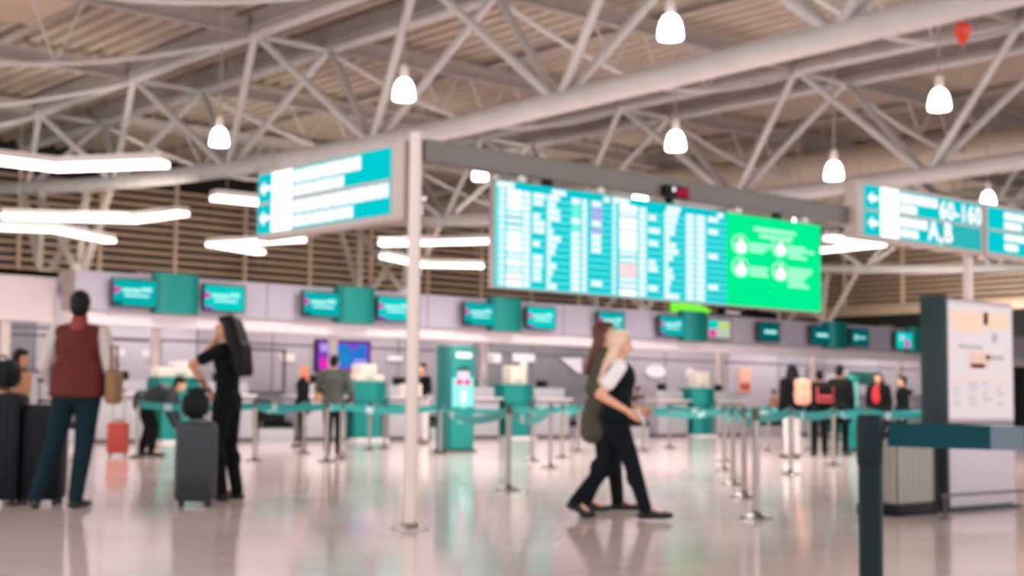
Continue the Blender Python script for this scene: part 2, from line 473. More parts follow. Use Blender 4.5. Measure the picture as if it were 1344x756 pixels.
# added lamps, hidden under the canopy, to brighten the area behind the counters
for i, x in enumerate((8.5, 14.5, 20.5, 26.5, 32.5, 38.5, 44.5, 50.5)):
    t = thing('canopy_fill', 'white tube light added unseen under the counter canopy, %s from the left' % ORD[i], 'light', (x, 29.9, 3.44), 0, 'added tube lights under the canopy')
    mb = MB(); mb.b2((-1.4, -0.09, -0.03), (1.4, 0.09, 0.0), 'lamp_cap'); mb.build('housing', t)
    mb = MB(); mb.tube((-1.35, 0, -0.05), (1.35, 0, -0.05), 0.025, 'led_glow', 10); mb.build('tube', t)
    ld = bpy.data.lights.new('canopy_fill_lamp', 'AREA'); ld.shape = 'RECTANGLE'; ld.size = 5.0; ld.size_y = 0.3; ld.energy = 75; ld.color = (1.0, 0.94, 0.94)  # added fill light, wider than the tube fixture
    lo = bpy.data.objects.new('canopy_fill_lamp', ld); COL.objects.link(lo); lo.location = (x, 29.9, 3.33)

# ------------------------------------------------------------------ angled strip lights
def unproj(px, py, axis, val):
    r = fw + R2 * ((px - 672) / 1867.0) - U2 * ((py - 378) / 1867.0)
    C = V((0, 0, CAMZ)); tt = (val - C[axis]) / r[axis]
    return C + r * tt
ZIG = [([(-70, 207), (75, 224), (216, 219)], 4.9, 'long bent white strip light at upper left, the lowest and nearest'),
       ([(3, 287), (175, 292), (240, 283)], 5.2, 'long white strip light with upturned right end behind the left column'),
       ([(-40, 300), (75, 305), (145, 319)], 5.2, 'white strip light just under another, leftmost over the counters'),
       ([(280, 263), (420, 277)], 5.2, 'short white strip light left of the hanging direction sign'),
       ([(397, 317), (281, 324), (342, 334)], 5.2, 'white strip light bent like an arrowhead below the direction sign'),
       ([(500, 323), (650, 319)], 5.2, 'straight white strip light right of the gantry post, upper of two'),
       ([(505, 339), (555, 350), (634, 352)], 5.2, 'bent white strip light right of the gantry post, lower of two'),
       ([(1088, 315), (1152, 324), (1072, 332)], 5.2, 'white strip light bent like an arrowhead under the right sign')]
for (pl, z, lab) in ZIG:
    P = [unproj(a, b, 2, z) for (a, b) in pl]
    t = thing('strip_light', lab, 'light', P[0] * 1.0, 0, 'bent strip lights over the counters')
    o = P[0]; hw = 0.17
    mbh = MB(); mbg = MB()
    L = []; Rr = []
    n = len(P)
    for i in range(n):
        if i == 0: d = (P[1] - P[0]).normalized(); nn = V((-d.y, d.x, 0)); k = 1
        elif i == n - 1: d = (P[-1] - P[-2]).normalized(); nn = V((-d.y, d.x, 0)); k = 1
        else:
            d1 = (P[i] - P[i - 1]).normalized(); d2 = (P[i + 1] - P[i]).normalized()
            n1 = V((-d1.y, d1.x, 0)); n2 = V((-d2.y, d2.x, 0)); nn = (n1 + n2)
            nn = nn.normalized() if nn.length > 0.05 else n1
            k = min(2.2, 1.0 / max(0.3, nn.dot(n1)))
        L.append(P[i] - o + nn * hw * k); Rr.append(P[i] - o - nn * hw * k)
    for i in range(n - 1):
        quad = [L[i], L[i + 1], Rr[i + 1], Rr[i]]
        mbg.prism(quad, (0, 0, 0.10), 'led_glow')
        mbh.prism([q + V((0, 0, 0.105)) for q in quad], (0, 0, 0.12), 'lamp_cap')
    mbh.build('housing', t); mbg.build('diffuser', t)
    for i in range(n):
        if i in (0, n - 1):
            q = P[i] - o; c = (P[1] - P[0]) if i == 0 else (P[-2] - P[-1]); q = q + c * 0.12
            mb = MB(); mb.tube((q.x, q.y, 0.2), (q.x, q.y, 9.3 - z), 0.008, 'beam', 6); mb.build('hanger', t)

# ------------------------------------------------------------------ check-in wall
WY = 28.5
mb = MB()
mb.b2((12.35, WY, 2.80), (53.5, WY + 0.55, 3.63), 'bulkhead')
mb.b2((12.33, WY + 0.02, 2.79), (12.36, WY + 0.55, 3.63), 'bulkhead_end')
for i in range(18):
    x = 12.35 + 2.32 * i
    mb.b2((x, WY - 0.004, 2.8), (x + 0.02, WY, 3.63), 'seam')
mb.b2((12.35, WY + 0.1, 2.52), (53.5, WY + 0.5, 2.79), 'band', 0.01)
mb.b2((12.35, WY + 0.55, 3.45), (53.5, 31.2, 3.60), 'bulkhead')
tag(mb.build('wall_counter_bulkhead'), kind='structure')
mb = MB()
mb.b2((4, 29.3, 2.55), (12.33, 29.5, 3.62), 'white_wall')
mb.b2((4, 29.3, 3.5), (12.33, 31.2, 3.62), 'white_wall')
tag(mb.build('wall_counter_left'), kind='structure')
BYW = 31.0
mb = MB()
xs = [4, 10.5, 12.6, 14.3, 16.6, 18.7, 22.6, 25.2, 27.4, 30.4, 33.0, 36.0, 38.6, 41.2, 44.4, 47.0, 53.5]
mk = ['back_panel', 'back_panel_dark', 'back_panel', 'back_panel_light', 'back_panel', 'back_panel', 'back_panel', 'back_panel_dark', 'back_panel_dark', 'back_panel', 'back_panel', 'back_panel_light', 'back_panel', 'back_panel_light', 'back_panel', 'back_panel_light']
for i in range(16):
    mb.b2((xs[i], BYW, 0), (xs[i + 1] - 0.04, BYW + 0.15, 3.45), mk[i])
    mb.b2((xs[i + 1] - 0.04, BYW + 0.01, 0), (xs[i + 1], BYW + 0.15, 3.45), 'seam')
mb.b2((4, BYW - 0.02, 2.32), (53.5, BYW, 2.36), 'seam')
mb.b2((4, BYW - 0.03, 0), (53.5, BYW, 0.12), 'seam')
tag(mb.build('wall_counter_back'), kind='structure')
# framed partitions in front of the back wall
def partition(x0, x1, z0, z1, y, lab, low=None):
    t = thing('partition_frame', lab, 'partition', ((x0 + x1) / 2, y, 0))
    w = (x1 - x0) / 2
    mb = MB()
    for s in (-1, 1): mb.b2((s * w - 0.03, -0.03, 0), (s * w + 0.03, 0.03, z1), 'seam')
    mb.b2((-w, -0.03, z1 - 0.06), (w, 0.03, z1), 'seam'); mb.b2((-w, -0.03, z0), (w, 0.03, z0 + 0.06), 'seam')
    mb.build('frame', t)
    mb = MB(); mb.b2((-w + 0.03, -0.012, 0.02), (w - 0.03, 0.012, z0), low or 'back_panel_dark'); mb.build('lower_panel', t)
partition(13.4, 15.2, 1.25, 2.3, 30.2, 'dark framed partition behind the man in the red vest')
partition(17.2, 18.6, 1.1, 2.2, 30.3, 'dark framed partition right of the long-haired woman')
partition(11.1, 12.9, 1.5, 2.5, 30.3, 'grey framed partition at the far left, behind the suitcases', 'back_panel')
partition(39.4, 41.2, 1.2, 2.2, 30.4, 'pale framed partition behind the right queue', 'white_wall')
# columns under the bulkhead
CX = [10.95, 14.25, 18.85, 23.49, 28.15, 32.72, 37.31, 42.0, 46.6]
CL = ['leftmost pale steel column below the white wall', 'steel column under the teal box above the long-haired woman', 'steel column behind the man in the olive jacket',
      'steel column right of the tall teal kiosk', 'steel column hidden partly by the two walking women', 'steel column under the colourful screen', 'steel column left of the group in black',
      'steel column beside the map stand', 'farthest steel column under the bulkhead']
for x, l in zip(CX, CL):
    t = thing('steel_column', l, 'column', (x * 1.035, WY + 1.02, 0), 0, 'columns under the check-in bulkhead')
    mb = MB(); mb.b2((-0.09, -0.09, 0.02), (0.09, 0.09, 3.45), 'gantry_post', 0.02); mb.build('shaft', t)
    mb = MB(); mb.b2((-0.16, -0.16, 0), (0.16, 0.16, 0.03), 'steel_dark', 0.005); mb.build('base_plate', t)

# display screens on the bulkhead
def marks(mb, rects, u0, v0, W, H, y, d=0.004):
    """rects: (u0,v0,u1,v1,mat) in 0..1, u along +x, v down"""
    for (a, b, c, e, m) in rects:
        mb.b2((u0 + a * W, y - d, v0 - e * H), (u0 + c * W, y, v0 - b * H), m)
SCR = [13.74, 15.9, 18.5, 20.64, 23.34, 25.49, 28.14, 30.61, 32.69, 35.05, 37.68, 39.78, 42.37]
SLAB = ['leftmost teal monitor on the bulkhead, above the man in the red vest', 'teal monitor on the bulkhead right of the first teal box', 'teal monitor left of the second teal box on the bulkhead',
        'teal monitor beside the gantry post, right of the second teal box', 'teal monitor left of the third teal box, below the board', 'teal monitor right of the third teal box, below the board',
        'lone teal monitor directly above the walking women', 'teal monitor below the lime sign, left of the fourth teal box', 'monitor with a grey and magenta picture right of the fourth teal box',
        'dark teal monitor under the green notice screen', 'dark teal monitor left of the fifth teal box', 'dark teal monitor with small emblem right of the fifth teal box', 'bright monitor with a pink picture beside the map stand']
for i, x in enumerate(SCR):
    t = thing('wall_monitor', SLAB[i], 'screen', (x * 0.9912, WY - 0.2, 3.20), 0, 'monitors along the check-in bulkhead')
    w, h = 1.06, 0.62
    mb = MB(); mb.b2((-w / 2, -0.05, -h / 2), (w / 2, 0.05, h / 2), 'screen_bezel', 0.015); mb.build('case', t)
    mb = MB(); mb.b2((-0.12, 0.05, -0.12), (0.12, 0.21, 0.12), 'black', 0.005); mb.build('bracket', t)
    base = 'scr_dark' if i in (9, 10, 11) else ('scr_grey' if i == 8 else ('scr_teal2' if i in (1, 3, 5, 12) else 'scr_teal'))
    mb = MB(); W, H = w - 0.08, h - 0.08
    mb.b2((-W / 2, -0.056, -H / 2), (W / 2, -0.05, H / 2), base)
    if i < 8:
        mk2 = [(0.0, 0.30, 0.12, 0.52, 'scr_magenta'), (0.18, 0.34, 0.62, 0.48, 'scr_text'), (0.64, 0.28, 0.88, 0.44, 'scr_text'), (0.24, 0.56, 0.82, 0.66, 'scr_text'), (0.0, 0.86, 0.2, 1.0, 'scr_purple' if i % 2 else 'scr_dark')]
    elif i == 8:
        mk2 = [(0.0, 0.05, 0.45, 0.5, 'scr_teal2'), (0.05, 0.55, 0.35, 0.95, 'scr_magenta'), (0.5, 0.15, 0.95, 0.45, 'scr_yellow')]
    elif i == 12:
        mk2 = [(0.2, 0.2, 0.45, 0.5, 'scr_text'), (0.5, 0.5, 0.75, 0.95, 'scr_magenta'), (0.25, 0.3, 0.4, 0.5, 'scr_magenta')]
    elif i == 11:
        mk2 = [(0.2, 0.35, 0.34, 0.65, 'scr_text'), (0.4, 0.45, 0.8, 0.55, 'scr_text')]
    else:
        mk2 = [(0.25, 0.40, 0.85, 0.58, 'scr_text')]
    marks(mb, mk2, -W / 2, H / 2, W, H, -0.056); mb.build('screen', t)
# curved teal boxes
TB = [(14.78, 'teal box on the bulkhead above the long-haired woman, first from left'), (19.55, 'teal box on the bulkhead left of the gantry post'), (24.34, 'teal box on the bulkhead under the departures board'),
      (31.7, 'teal box on the bulkhead under the lime sign'), (38.65, 'teal box on the bulkhead under the green notice screen'), (43.3, 'narrow teal box at the right end of the bulkhead')]
for x, l in TB:
    t = thing('sign_box', l, 'sign box', (x * 0.990, WY, 3.23), 0, 'teal boxes on the check-in bulkhead')
    mb = MB(); w = 1.06; poly = []
    for j in range(13):
        a = PI * j / 12; poly.append((-w / 2 * math.cos(a), -0.12 - 0.22 * math.sin(a) ** 0.7, -0.43))
    poly = [(-w / 2, 0, -0.43)] + poly + [(w / 2, 0, -0.43)]
    mb.prism(poly, (0, 0, 0.87), 'teal'); mb.build('shell', t)
    mb = MB(); mb.b2((-w / 2 - 0.01, -0.14, 0.44), (w / 2 + 0.01, 0, 0.46), 'teal_dark'); mb.build('top_rim', t)

# check-in desks
DVX = [14.83, 19.87, 24.66, 31.92, 38.65, 44.6]
DVL = ['teal divider between counters, beside the long-haired woman', 'teal divider between counters, right of the man in olive', 'teal divider between counters, right of the kiosk',
       'teal divider between counters, right of the walking women', 'teal divider behind the group in black', 'teal divider behind the map stand']
for i, x in enumerate(DVX):
    t = thing('counter_divider', DVL[i], 'divider', (x, WY, 0), 0, 'teal dividers between check-in counters')
    mb = MB()
    pol = [(-0.5, 0.5, 0), (-0.5, -0.05, 0), (-0.25, -0.22, 0), (0.25, -0.22, 0), (0.5, -0.05, 0), (0.5, 0.5, 0)]
    mb.prism([(a, b, 0.95) for (a, b, c) in pol], (0, 0, 0.47), 'teal'); mb.build('upper_shell', t)
    mb = MB(); mb.prism([(a * 0.8, b * 0.9 + 0.02, 0.06) for (a, b, c) in pol], (0, 0, 0.89), 'teal'); mb.build('lower_shell', t)
    mb = MB(); mb.b2((-0.46, -0.26, 0), (0.46, 0.5, 0.06), 'desk_top', 0.01); mb.build('plinth', t)
    bx = thing('cream_box', ['cream box on top of the divider beside the long-haired woman', 'cream box on the divider right of the man in olive', 'cream box on the divider right of the kiosk',
                             'cream box on the divider right of the walking women', 'cream box on the divider behind the group in black', 'cream box on the divider behind the map stand'][i], 'box', (x, WY + 0.12, 1.42), 0, 'cream boxes on the dividers')
    mb = MB()
    if i == 1: mb.b2((-0.42, -0.2, 0), (0.42, 0.3, 0.17), 'cream', 0.03); mb.b2((-0.26, -0.15, 0.17), (0.24, 0.25, 0.42), 'cream', 0.04)
    elif i == 0: mb.b2((-0.5, -0.15, 0), (0.5, 0.3, 0.22), 'cream', 0.03); mb.b2((-0.1, -0.1, 0.22), (0.45, 0.25, 0.36), 'white_wall', 0.03)
    else: mb.b2((-0.24, -0.15, 0), (0.30, 0.25, 0.50), 'cream', 0.03)
    mb.build('body', bx)
    mb = MB(); mb.b2((-0.12, -0.215 if i < 2 else -0.165, 0.06), (0.12, -0.2 if i < 2 else -0.15, 0.12), 'grey_print'); mb.build('slot', bx)
n = 0
def desk(x, lab):
    t = thing('check_in_desk', lab, 'counter', (x, WY, 0), 0, 'grey check-in desks')
    mb = MB(); mb.b2((-0.62, 0.0, 0.08), (0.62, 0.06, 1.02), 'desk', 0.01); mb.b2((-0.62, 0.06, 0.08), (-0.57, 0.85, 1.02), 'desk'); mb.b2((0.57, 0.06, 0.08), (0.62, 0.85, 1.02), 'desk')
    mb.b2((-0.57, 0.7, 0.4), (0.57, 0.74, 1.0), 'desk'); mb.build('body', t)
    mb = MB(); mb.b2((-0.62, 0.05, 0), (0.62, 0.8, 0.08), 'seam'); mb.build('plinth', t)
    mb = MB(); mb.b2((-0.66, -0.12, 1.02), (0.66, 0.9, 1.07), 'desk_top', 0.01); mb.build('counter_top', t)
    mb = MB(); mb.b2((-0.55, 0.12, 1.07), (0.55, 0.16, 1.34), 'desk', 0.01); mb.build('upstand', t)
    m = thing('desk_monitor', 'dark desk monitor ' + lab.replace('grey check-in ', 'on the ').replace('the teal divider ', 'divider '), 'monitor', (x + 0.1, WY + 0.55, 1.07), 0.3, 'staff monitors on the desks')
    mb = MB(); mb.b2((-0.27, -0.02, 0.14), (0.27, 0.03, 0.48), 'black', 0.01); mb.build('display', m)
    mb = MB(); mb.b2((-0.03, 0.03, 0.01), (0.03, 0.06, 0.3), 'black'); mb.b2((-0.12, -0.08, 0), (0.12, 0.12, 0.015), 'black'); mb.build('stand', m)
dn = [ 'beside the long-haired woman', 'beside the man in olive', 'right of the kiosk', 'right of the walking women', 'behind the group in black', 'behind the map stand']
for i, x in enumerate(DVX):
    desk(x - 1.25, 'grey check-in desk left of the teal divider ' + dn[i]); desk(x + 1.25, 'grey check-in desk right of the teal divider ' + dn[i])
mids = [12.3, 17.35, 22.27, 27.4, 29.2, 35.3, 41.6]
for i, x in enumerate(mids):
    t = thing('baggage_conveyor', 'low baggage conveyor with dark belt between desks, %s from the left' % ORD[i], 'conveyor', (x, WY, 0))
    mb = MB(); mb.b2((-0.46, 0.0, 0.0), (0.46, 2.4, 0.30), 'desk', 0.01); mb.build('base', t)
    mb = MB(); mb.b2((-0.38, -0.02, 0.30), (0.38, 2.4, 0.34), 'rubber', 0.01); mb.build('belt', t)
    for s in (-1, 1):
        mb = MB(); mb.b2((s * 0.42 - 0.04, 0.0, 0.30), (s * 0.42 + 0.04, 2.4, 0.45), 'steel_dark', 0.01); mb.build('side_rail', t)
for i, (x, w, h, d, m) in enumerate([(17.35, 0.7, 0.5, 0.5, 'black'), (17.4, 0.6, 0.62, 0.5, 'rubber'), (22.27, 0.5, 0.25, 0.4, 'black'), (29.2, 0.6, 0.32, 0.4, 'black')]):
    t = thing('black_bag', ['large black bag on the conveyor left of the man in olive', 'black upright bag behind another on the conveyor left of the man in olive', 'small black bag on the conveyor left of the kiosk', 'black bag low down right of the walking women'][i],
              'bag', (x, WY + 0.45 if i != 1 else WY + 1.15, 0.342), 0)
    mb = MB(); mb.box((0, 0, h / 2), (w, d, h), m, 0.06); mb.build('body', t)
    mb = MB(); mb.path([(-0.12, 0, h - 0.01), (-0.1, 0, h + 0.06), (0.1, 0, h + 0.06), (0.12, 0, h - 0.01)], 0.015, 'rubber', 6); mb.build('handle', t)

# things on the back wall
def wall_card(name, lab, cat, x0, x1, z0, z1, m, rects=(), y=BYW - 0.03):
    t = thing(name, lab, cat, ((x0 + x1) / 2, y, (z0 + z1) / 2))
    W, H = x1 - x0, z1 - z0
    mb = MB(); mb.b2((-W / 2, -0.02, -H / 2), (W / 2, 0.03, H / 2), m, 0.004); mb.build('panel', t)
    if rects:
        mb = MB(); marks(mb, rects, -W / 2, H / 2, W, H, -0.02); mb.build('print', t)
t = thing('wall_screen', 'purple and blue video screen on the back wall behind the man in olive', 'screen', (20.75, BYW - 0.06, 2.1))
mb = MB(); mb.b2((-0.85, -0.04, -0.42), (0.85, 0.05, 0.42), 'black', 0.01); mb.build('case', t)
mb = MB(); W, H = 1.6, 0.74; mb.b2((-W / 2, -0.046, -H / 2), (W / 2, -0.04, H / 2), 'scr_purple')
marks(mb, [(0.35, 0.08, 0.95, 0.9, 'scr_blue'), (0.05, 0.1, 0.3, 0.35, 'fids_purple'), (0.62, 0.05, 0.75, 0.3, 'scr_purple'), (0.7, 0.6, 0.95, 0.85, 'fids_purple'), (0.4, 0.3, 0.6, 0.7, 'scr_teal'), (0.05, 0.6, 0.25, 0.95, 'scr_magenta')], -W / 2, H / 2, W, H, -0.046)
mb.build('screen', t)
wall_card('wall_notice', 'white notice on the dark back wall, left of a T-shaped one', 'notice', 25.5, 26.15, 2.05, 2.32, 'paper', [(0.1, 0.2, 0.6, 0.8, 'grey_print')])
t = thing('wall_notice', 'white T-shaped sign on the dark back wall', 'sign', (27.0, BYW - 0.03, 2.1))
mb = MB(); mb.b2((-0.42, -0.03, 0.0), (0.42, 0.02, 0.24), 'paper', 0.01); mb.b2((-0.13, -0.03, -0.26), (0.13, 0.02, 0.0), 'paper', 0.01); mb.build('panel', t)
t = thing('wall_notice', 'slanting white sheet on the dark back wall left of the walking women', 'notice', (28.9, BYW - 0.03, 2.06))
mb = MB(); mb.prism([(-0.45, -0.02, 0.2), (0.42, -0.02, 0.24), (0.42, -0.02, -0.24), (0.2, -0.02, -0.2)], (0, 0.03, 0), 'paper'); mb.build('panel', t)
wall_card('wall_notice', 'long orange strip sign on the back wall left of the walking women', 'sign', 29.5, 30.9, 2.1, 2.25, 'orange_print')
t = thing('wall_notice', 'white oval sign right of the blond woman', 'sign', (32.5, BYW - 0.03, 1.95))
mb = MB(); mb.prism([(0.45 * math.cos(a), -0.02, 0.2 * math.sin(a)) for a in [2 * PI * k / 24 for k in range(24)]], (0, 0.03, 0), 'paper'); mb.build('panel', t)
for i, x in enumerate((34.1, 35.5)):
    t = thing('wall_notice', ['small round white sign between the walking women and the divider', 'round white sign just above the fourth divider'][i], 'sign', (x, BYW - 0.03, 1.9))
    mb = MB(); mb.prism([(0.2 * math.cos(a), -0.02, 0.2 * math.sin(a)) for a in [2 * PI * k / 20 for k in range(20)]], (0, 0.03, 0), 'paper'); mb.build('panel', t)
wall_card('wall_notice', 'peach poster on the back wall right of the steel column under the colourful screen', 'poster', 36.5, 37.1, 1.35, 2.15, 'cloth_peach', [(0.1, 0.6, 0.9, 0.9, 'coral')])
wall_card('wall_notice', 'dark green board on the back wall above the group in black', 'board', 42.6, 44.3, 1.75, 2.2, 'green_dark')
for i, x in enumerate((14.0, 14.75)):
    wall_card('wall_notice', ['white sheet pinned behind the man in the red vest', 'white sheet pinned right of another behind the man in the red vest'][i], 'notice', x, x + 0.32, 1.75, 2.05, 'paper', (), 30.14)
wall_card('wall_notice', 'pale notice on the back wall left of the video screen', 'notice', 18.9, 19.3, 1.9, 2.1, 'cream')
wall_card('wall_notice', 'white notice on the back wall right of the video screen', 'notice', 22.2, 22.7, 2.0, 2.15, 'paper')

# lime sign and black slab on the bulkhead
t = thing('exit_sign', 'glowing lime green wedge sign standing on the bulkhead under the board', 'sign', (31.6, WY + 0.15, 3.63))
mb = MB(); mb.prism([(-0.83, -0.06, 0.03), (-0.83, -0.06, 0.30), (0.35, -0.06, 0.29), (0.85, -0.06, 0.12), (0.6, -0.06, 0.03)], (0, 0.12, 0), 'lime_glow'); mb.build('panel', t)
mb = MB(); mb.b2((-0.4, -0.05, 0), (0.4, 0.05, 0.03), 'black'); mb.build('foot', t)
t = thing('light_box', 'black slab-like box with a white stripe standing on the bulkhead under the green notice screen', 'box', (34.2, WY + 0.15, 3.63))
mb = MB(); mb.b2((-1.3, -0.12, 0), (1.3, 0.12, 0.22), 'black', 0.01); mb.build('case', t)
mb = MB(); mb.b2((-1.2, -0.13, 0.08), (-0.5, -0.12, 0.16), 'white_print'); mb.build('stripe', t)

# kiosk
t = thing('info_kiosk', 'tall teal kiosk with a printed figure, standing in front of the counters', 'kiosk', (17.12, 21.43, 0))
mb = MB(); mb.b2((-0.34, 0.0, 0.02), (0.32, 0.36, 2.03), 'teal_dark', 0.02); mb.build('cabinet', t)
mb = MB(); mb.b2((-0.27, -0.02, 0.05), (0.30, 0.0, 2.0), 'teal', 0.004)
mb.b2((-0.25, -0.024, 0.86), (0.28, -0.02, 1.42), 'kiosk_light')
mb.b2((-0.16, -0.026, 1.80), (0.22, -0.02, 1.90), 'white_print')
def disc(mb, cx, cz, rx, rz, m, y=-0.03, a0=0, a1=2 * PI, d=0.008):
    n = 20; mb.prism([(cx + rx * math.cos(a0 + (a1 - a0) * k / n), y, cz + rz * math.sin(a0 + (a1 - a0) * k / n)) for k in range(n + (0 if a1 - a0 > 6.2 else 1))], (0, d, 0), m)
disc(mb, 0.02, 1.48, 0.15, 0.13, 'lavender'); disc(mb, 0.02, 1.54, 0.16, 0.12, 'green_dark', -0.034, 0, PI)
disc(mb, -0.08, 1.33, 0.08, 0.06, 'magenta', -0.034); disc(mb, 0.12, 1.33, 0.08, 0.06, 'magenta', -0.034)
disc(mb, 0.02, 1.05, 0.12, 0.22, 'aqua_print', -0.031); disc(mb, 0.02, 1.05, 0.05, 0.12, 'white_print', -0.036)
mb.b2((-0.1, -0.026, 0.55), (0.14, -0.02, 0.58), 'aqua_print')
mb.build('printed_front', t)
mb = MB(); mb.b2((-0.38, -0.06, 0), (0.36, 0.4, 0.03), 'steel_dark', 0.005); mb.build('base_plate', t)

t = thing('info_pillar', 'slim teal pillar with vertical white lettering bars beside the group in black', 'pillar', (25.22, 18.29, 0))
mb = MB(); mb.lathe([(0.15, 0.04), (0.15, 1.55), (0.13, 1.6)], (0, 0, 0), 'teal'); mb.build('shell', t)
mb = MB(); mb.b2((-0.16, -0.165, 0.9), (0.0, -0.12, 1.45), 'aqua_print'); mb.build('label_panel', t)
mb = MB(); mb.lathe([(0.24, 0), (0.24, 0.03), (0.16, 0.05)], (0, 0, 0), 'steel_dark'); mb.build('base', t)

# ------------------------------------------------------------------ gantry with board and signs
GY = 8.69
t = thing('sign_gantry', 'dark horizontal beam on pale posts carrying the departures board and direction signs', 'gantry', (6.5, GY + 0.05, 0))
mb = MB(); mb.b2((0.05, -0.07, 2.81), (7.6, 0.07, 2.985), 'gantry', 0.008); mb.build('beam', t)
mb = MB(); mb.tube((0, 0, 0.03), (0, 0, 3.03), 0.05, 'gantry_post', 20); mb.build('post', t)
mb = MB(); mb.lathe([(0.14, 0), (0.14, 0.012), (0.08, 0.02), (0.06, 0.05)], (0, 0, 0), 'steel'); mb.build('foot', t)
mb = MB(); mb.tube((7.74, 0, 0.03), (7.74, 0, 3.2), 0.05, 'gantry_post', 20); mb.build('post', t)
mb = MB(); mb.lathe([(0.14, 0), (0.14, 0.012), (0.08, 0.02), (0.06, 0.05)], (7.74, 0, 0), 'steel'); mb.build('foot', t)
for x in (1.05, 1.95, 2.9, 3.75, 4.75): 
    mb = MB(); mb.b2((x - 0.04, -0.05, 2.757), (x + 0.04, 0.05, 2.812), 'lamp_cap', 0.005); mb.build('bracket', t)

B0, B1, BT, BB = 7.26, 11.46, 2.745, 1.885
t = thing('departures_board', 'large lit flight board in teal with green notice panel, hanging from the gantry', 'departures board', (B0, GY, 0))
LW = B1 - B0; w1 = 9.98 - 8.62  # widths of panels
mb = MB(); mb.b2((-0.01, 0.0, BB - 0.012), (LW + 0.01, 0.07, BT + 0.008), 'sign_case', 0.01); mb.build('housing', t)
rows = 14
def fids(mb, x0, W, cols, seed):
    random.seed(seed)
    H = BT - BB
    mb.b2((x0, -0.02, BB), (x0 + W, 0.0, BT), 'fids_base')
    hd = 0.075
    rh = (1 - hd) / rows
    R = [(0.0, 0.01, 0.14, hd - 0.01, 'fids_text'), (0.46, 0.02, 0.58, hd - 0.005, 'fids_text'), (0.92, 0.02, 0.97, hd, 'fids_text')]
    for r in range(rows):
        v0 = hd + r * rh; v1 = v0 + rh
        R.append((0, v0 + rh * 0.72, 1, v1, 'fids_light'))
        R.append((0, v0, 0.03, v1 - rh * 0.3, 'fids_light'))
        for (u0, u1, kind) in cols:
            a, b = v0 + rh * 0.02, v0 + rh * 0.82
            if kind == 'txt': R.append((u0, a, u1, b, 'fids_text'))
            elif kind == 'wide':
                if random.random() < 0.48: R.append((u0, a, u0 + (u1 - u0) * random.uniform(0.5, 1.0), b, 'fids_text'))
            elif kind == 'dest': R.append((u0, a, u0 + (u1 - u0) * random.uniform(0.15, 0.7), b, 'fids_text'))
            elif kind == 'logo':
                code = ('wwwlllwwwlwlpw' if seed == 1 else 'wbwpwwwlloolbw')[r]
                if code == 'w': R.append((u0, v0, u1, v1 - rh * 0.12, 'fids_white'))
                elif code == 'b': R.append((u0, a, u1, b, 'fids_text')); R.append((u0, v1 - rh * 0.3, u1, v1, 'fids_blue'))
                elif code == 'p': R.append((u0, v0, u1, v1, 'fids_white')); R.append((u0, v1 - rh * 0.4, u1, v1, 'fids_pink'))
                elif code == 'o': R.append((u0, v0, u1, v1, 'fids_peach'))
                else: R.append((u0, a + rh * 0.1, u1, b - rh * 0.1, 'fids_text')); R.append((u0, v1 - rh * 0.2, u1, v1, 'fids_base'))
            elif kind == 'stat':
                if seed == 1 and r in (1, 2, 4): R.append((u0, a, u1, b + rh * 0.1, 'fids_purple'))
                elif r < 8 and seed == 1: R.append((u0, a, u1 - 0.01, b, 'fids_text'))
                elif seed == 2 and r in (0, 2, 6, 11): R.append((u0, a, u0 + (u1 - u0) * 0.7, b, 'fids_text'))
                elif seed == 1 and r == 12: R.append((u0, a, u1, b, 'fids_text'))
            elif kind == 'mint':
                R.append((u0, a, u1, b, 'fids_mint' if r in (1, 2, 4) else 'fids_text'))
    marks(mb, R, x0, BT, W, BT - BB, -0.02, 0.004)
fids_w = 9.99 - B0
w_a = 8.50 - B0 + 0.06
cols1 = [(0.01, 0.065, 'txt'), (0.085, 0.20, 'logo'), (0.21, 0.275, 'txt'), (0.30, 0.41, 'wide'), (0.42, 0.60, 'dest'), (0.63, 0.705, 'mint'), (0.725, 0.765, 'txt'), (0.81, 0.905, 'stat')]
cols2 = [(0.0, 0.03, 'txt'), (0.06, 0.20, 'logo'), (0.22, 0.28, 'txt'), (0.30, 0.42, 'wide'), (0.44, 0.62, 'dest'), (0.63, 0.70, 'txt'), (0.72, 0.80, 'txt'), (0.83, 0.96, 'stat')]
mb = MB(); fids(mb, 0.0, w_a, cols1, 1); mb.build('flight_screen', t)
mb = MB(); fids(mb, w_a, fids_w + 0.05 - w_a, cols2, 2); mb.build('flight_screen', t)
mb = MB(); gx0 = fids_w + 0.05; gw = LW - gx0
mb.b2((gx0, -0.02, BB), (gx0 + gw, 0.0, BT), 'green_screen')
R = [(0.28, 0.12, 0.72, 0.16, 'green_text'), (0.34, 0.19, 0.68, 0.23, 'green_text')]
for (u, v, n, ws) in [(0.24, 0.30, 3, (0.22, 0.18, 0.14)), (0.64, 0.28, 4, (0.18, 0.28, 0.14, 0.2)), (0.24, 0.56, 3, (0.18, 0.17, 0.18)), (0.64, 0.53, 6, (0.26, 0.24, 0.2, 0.16, 0.18, 0.22))]:
    for k in range(n): R.append((u, v + k * 0.038, u + ws[k], v + k * 0.038 + 0.027, 'green_text'))
marks(mb, R, gx0, BT, gw, BT - BB, -0.02)
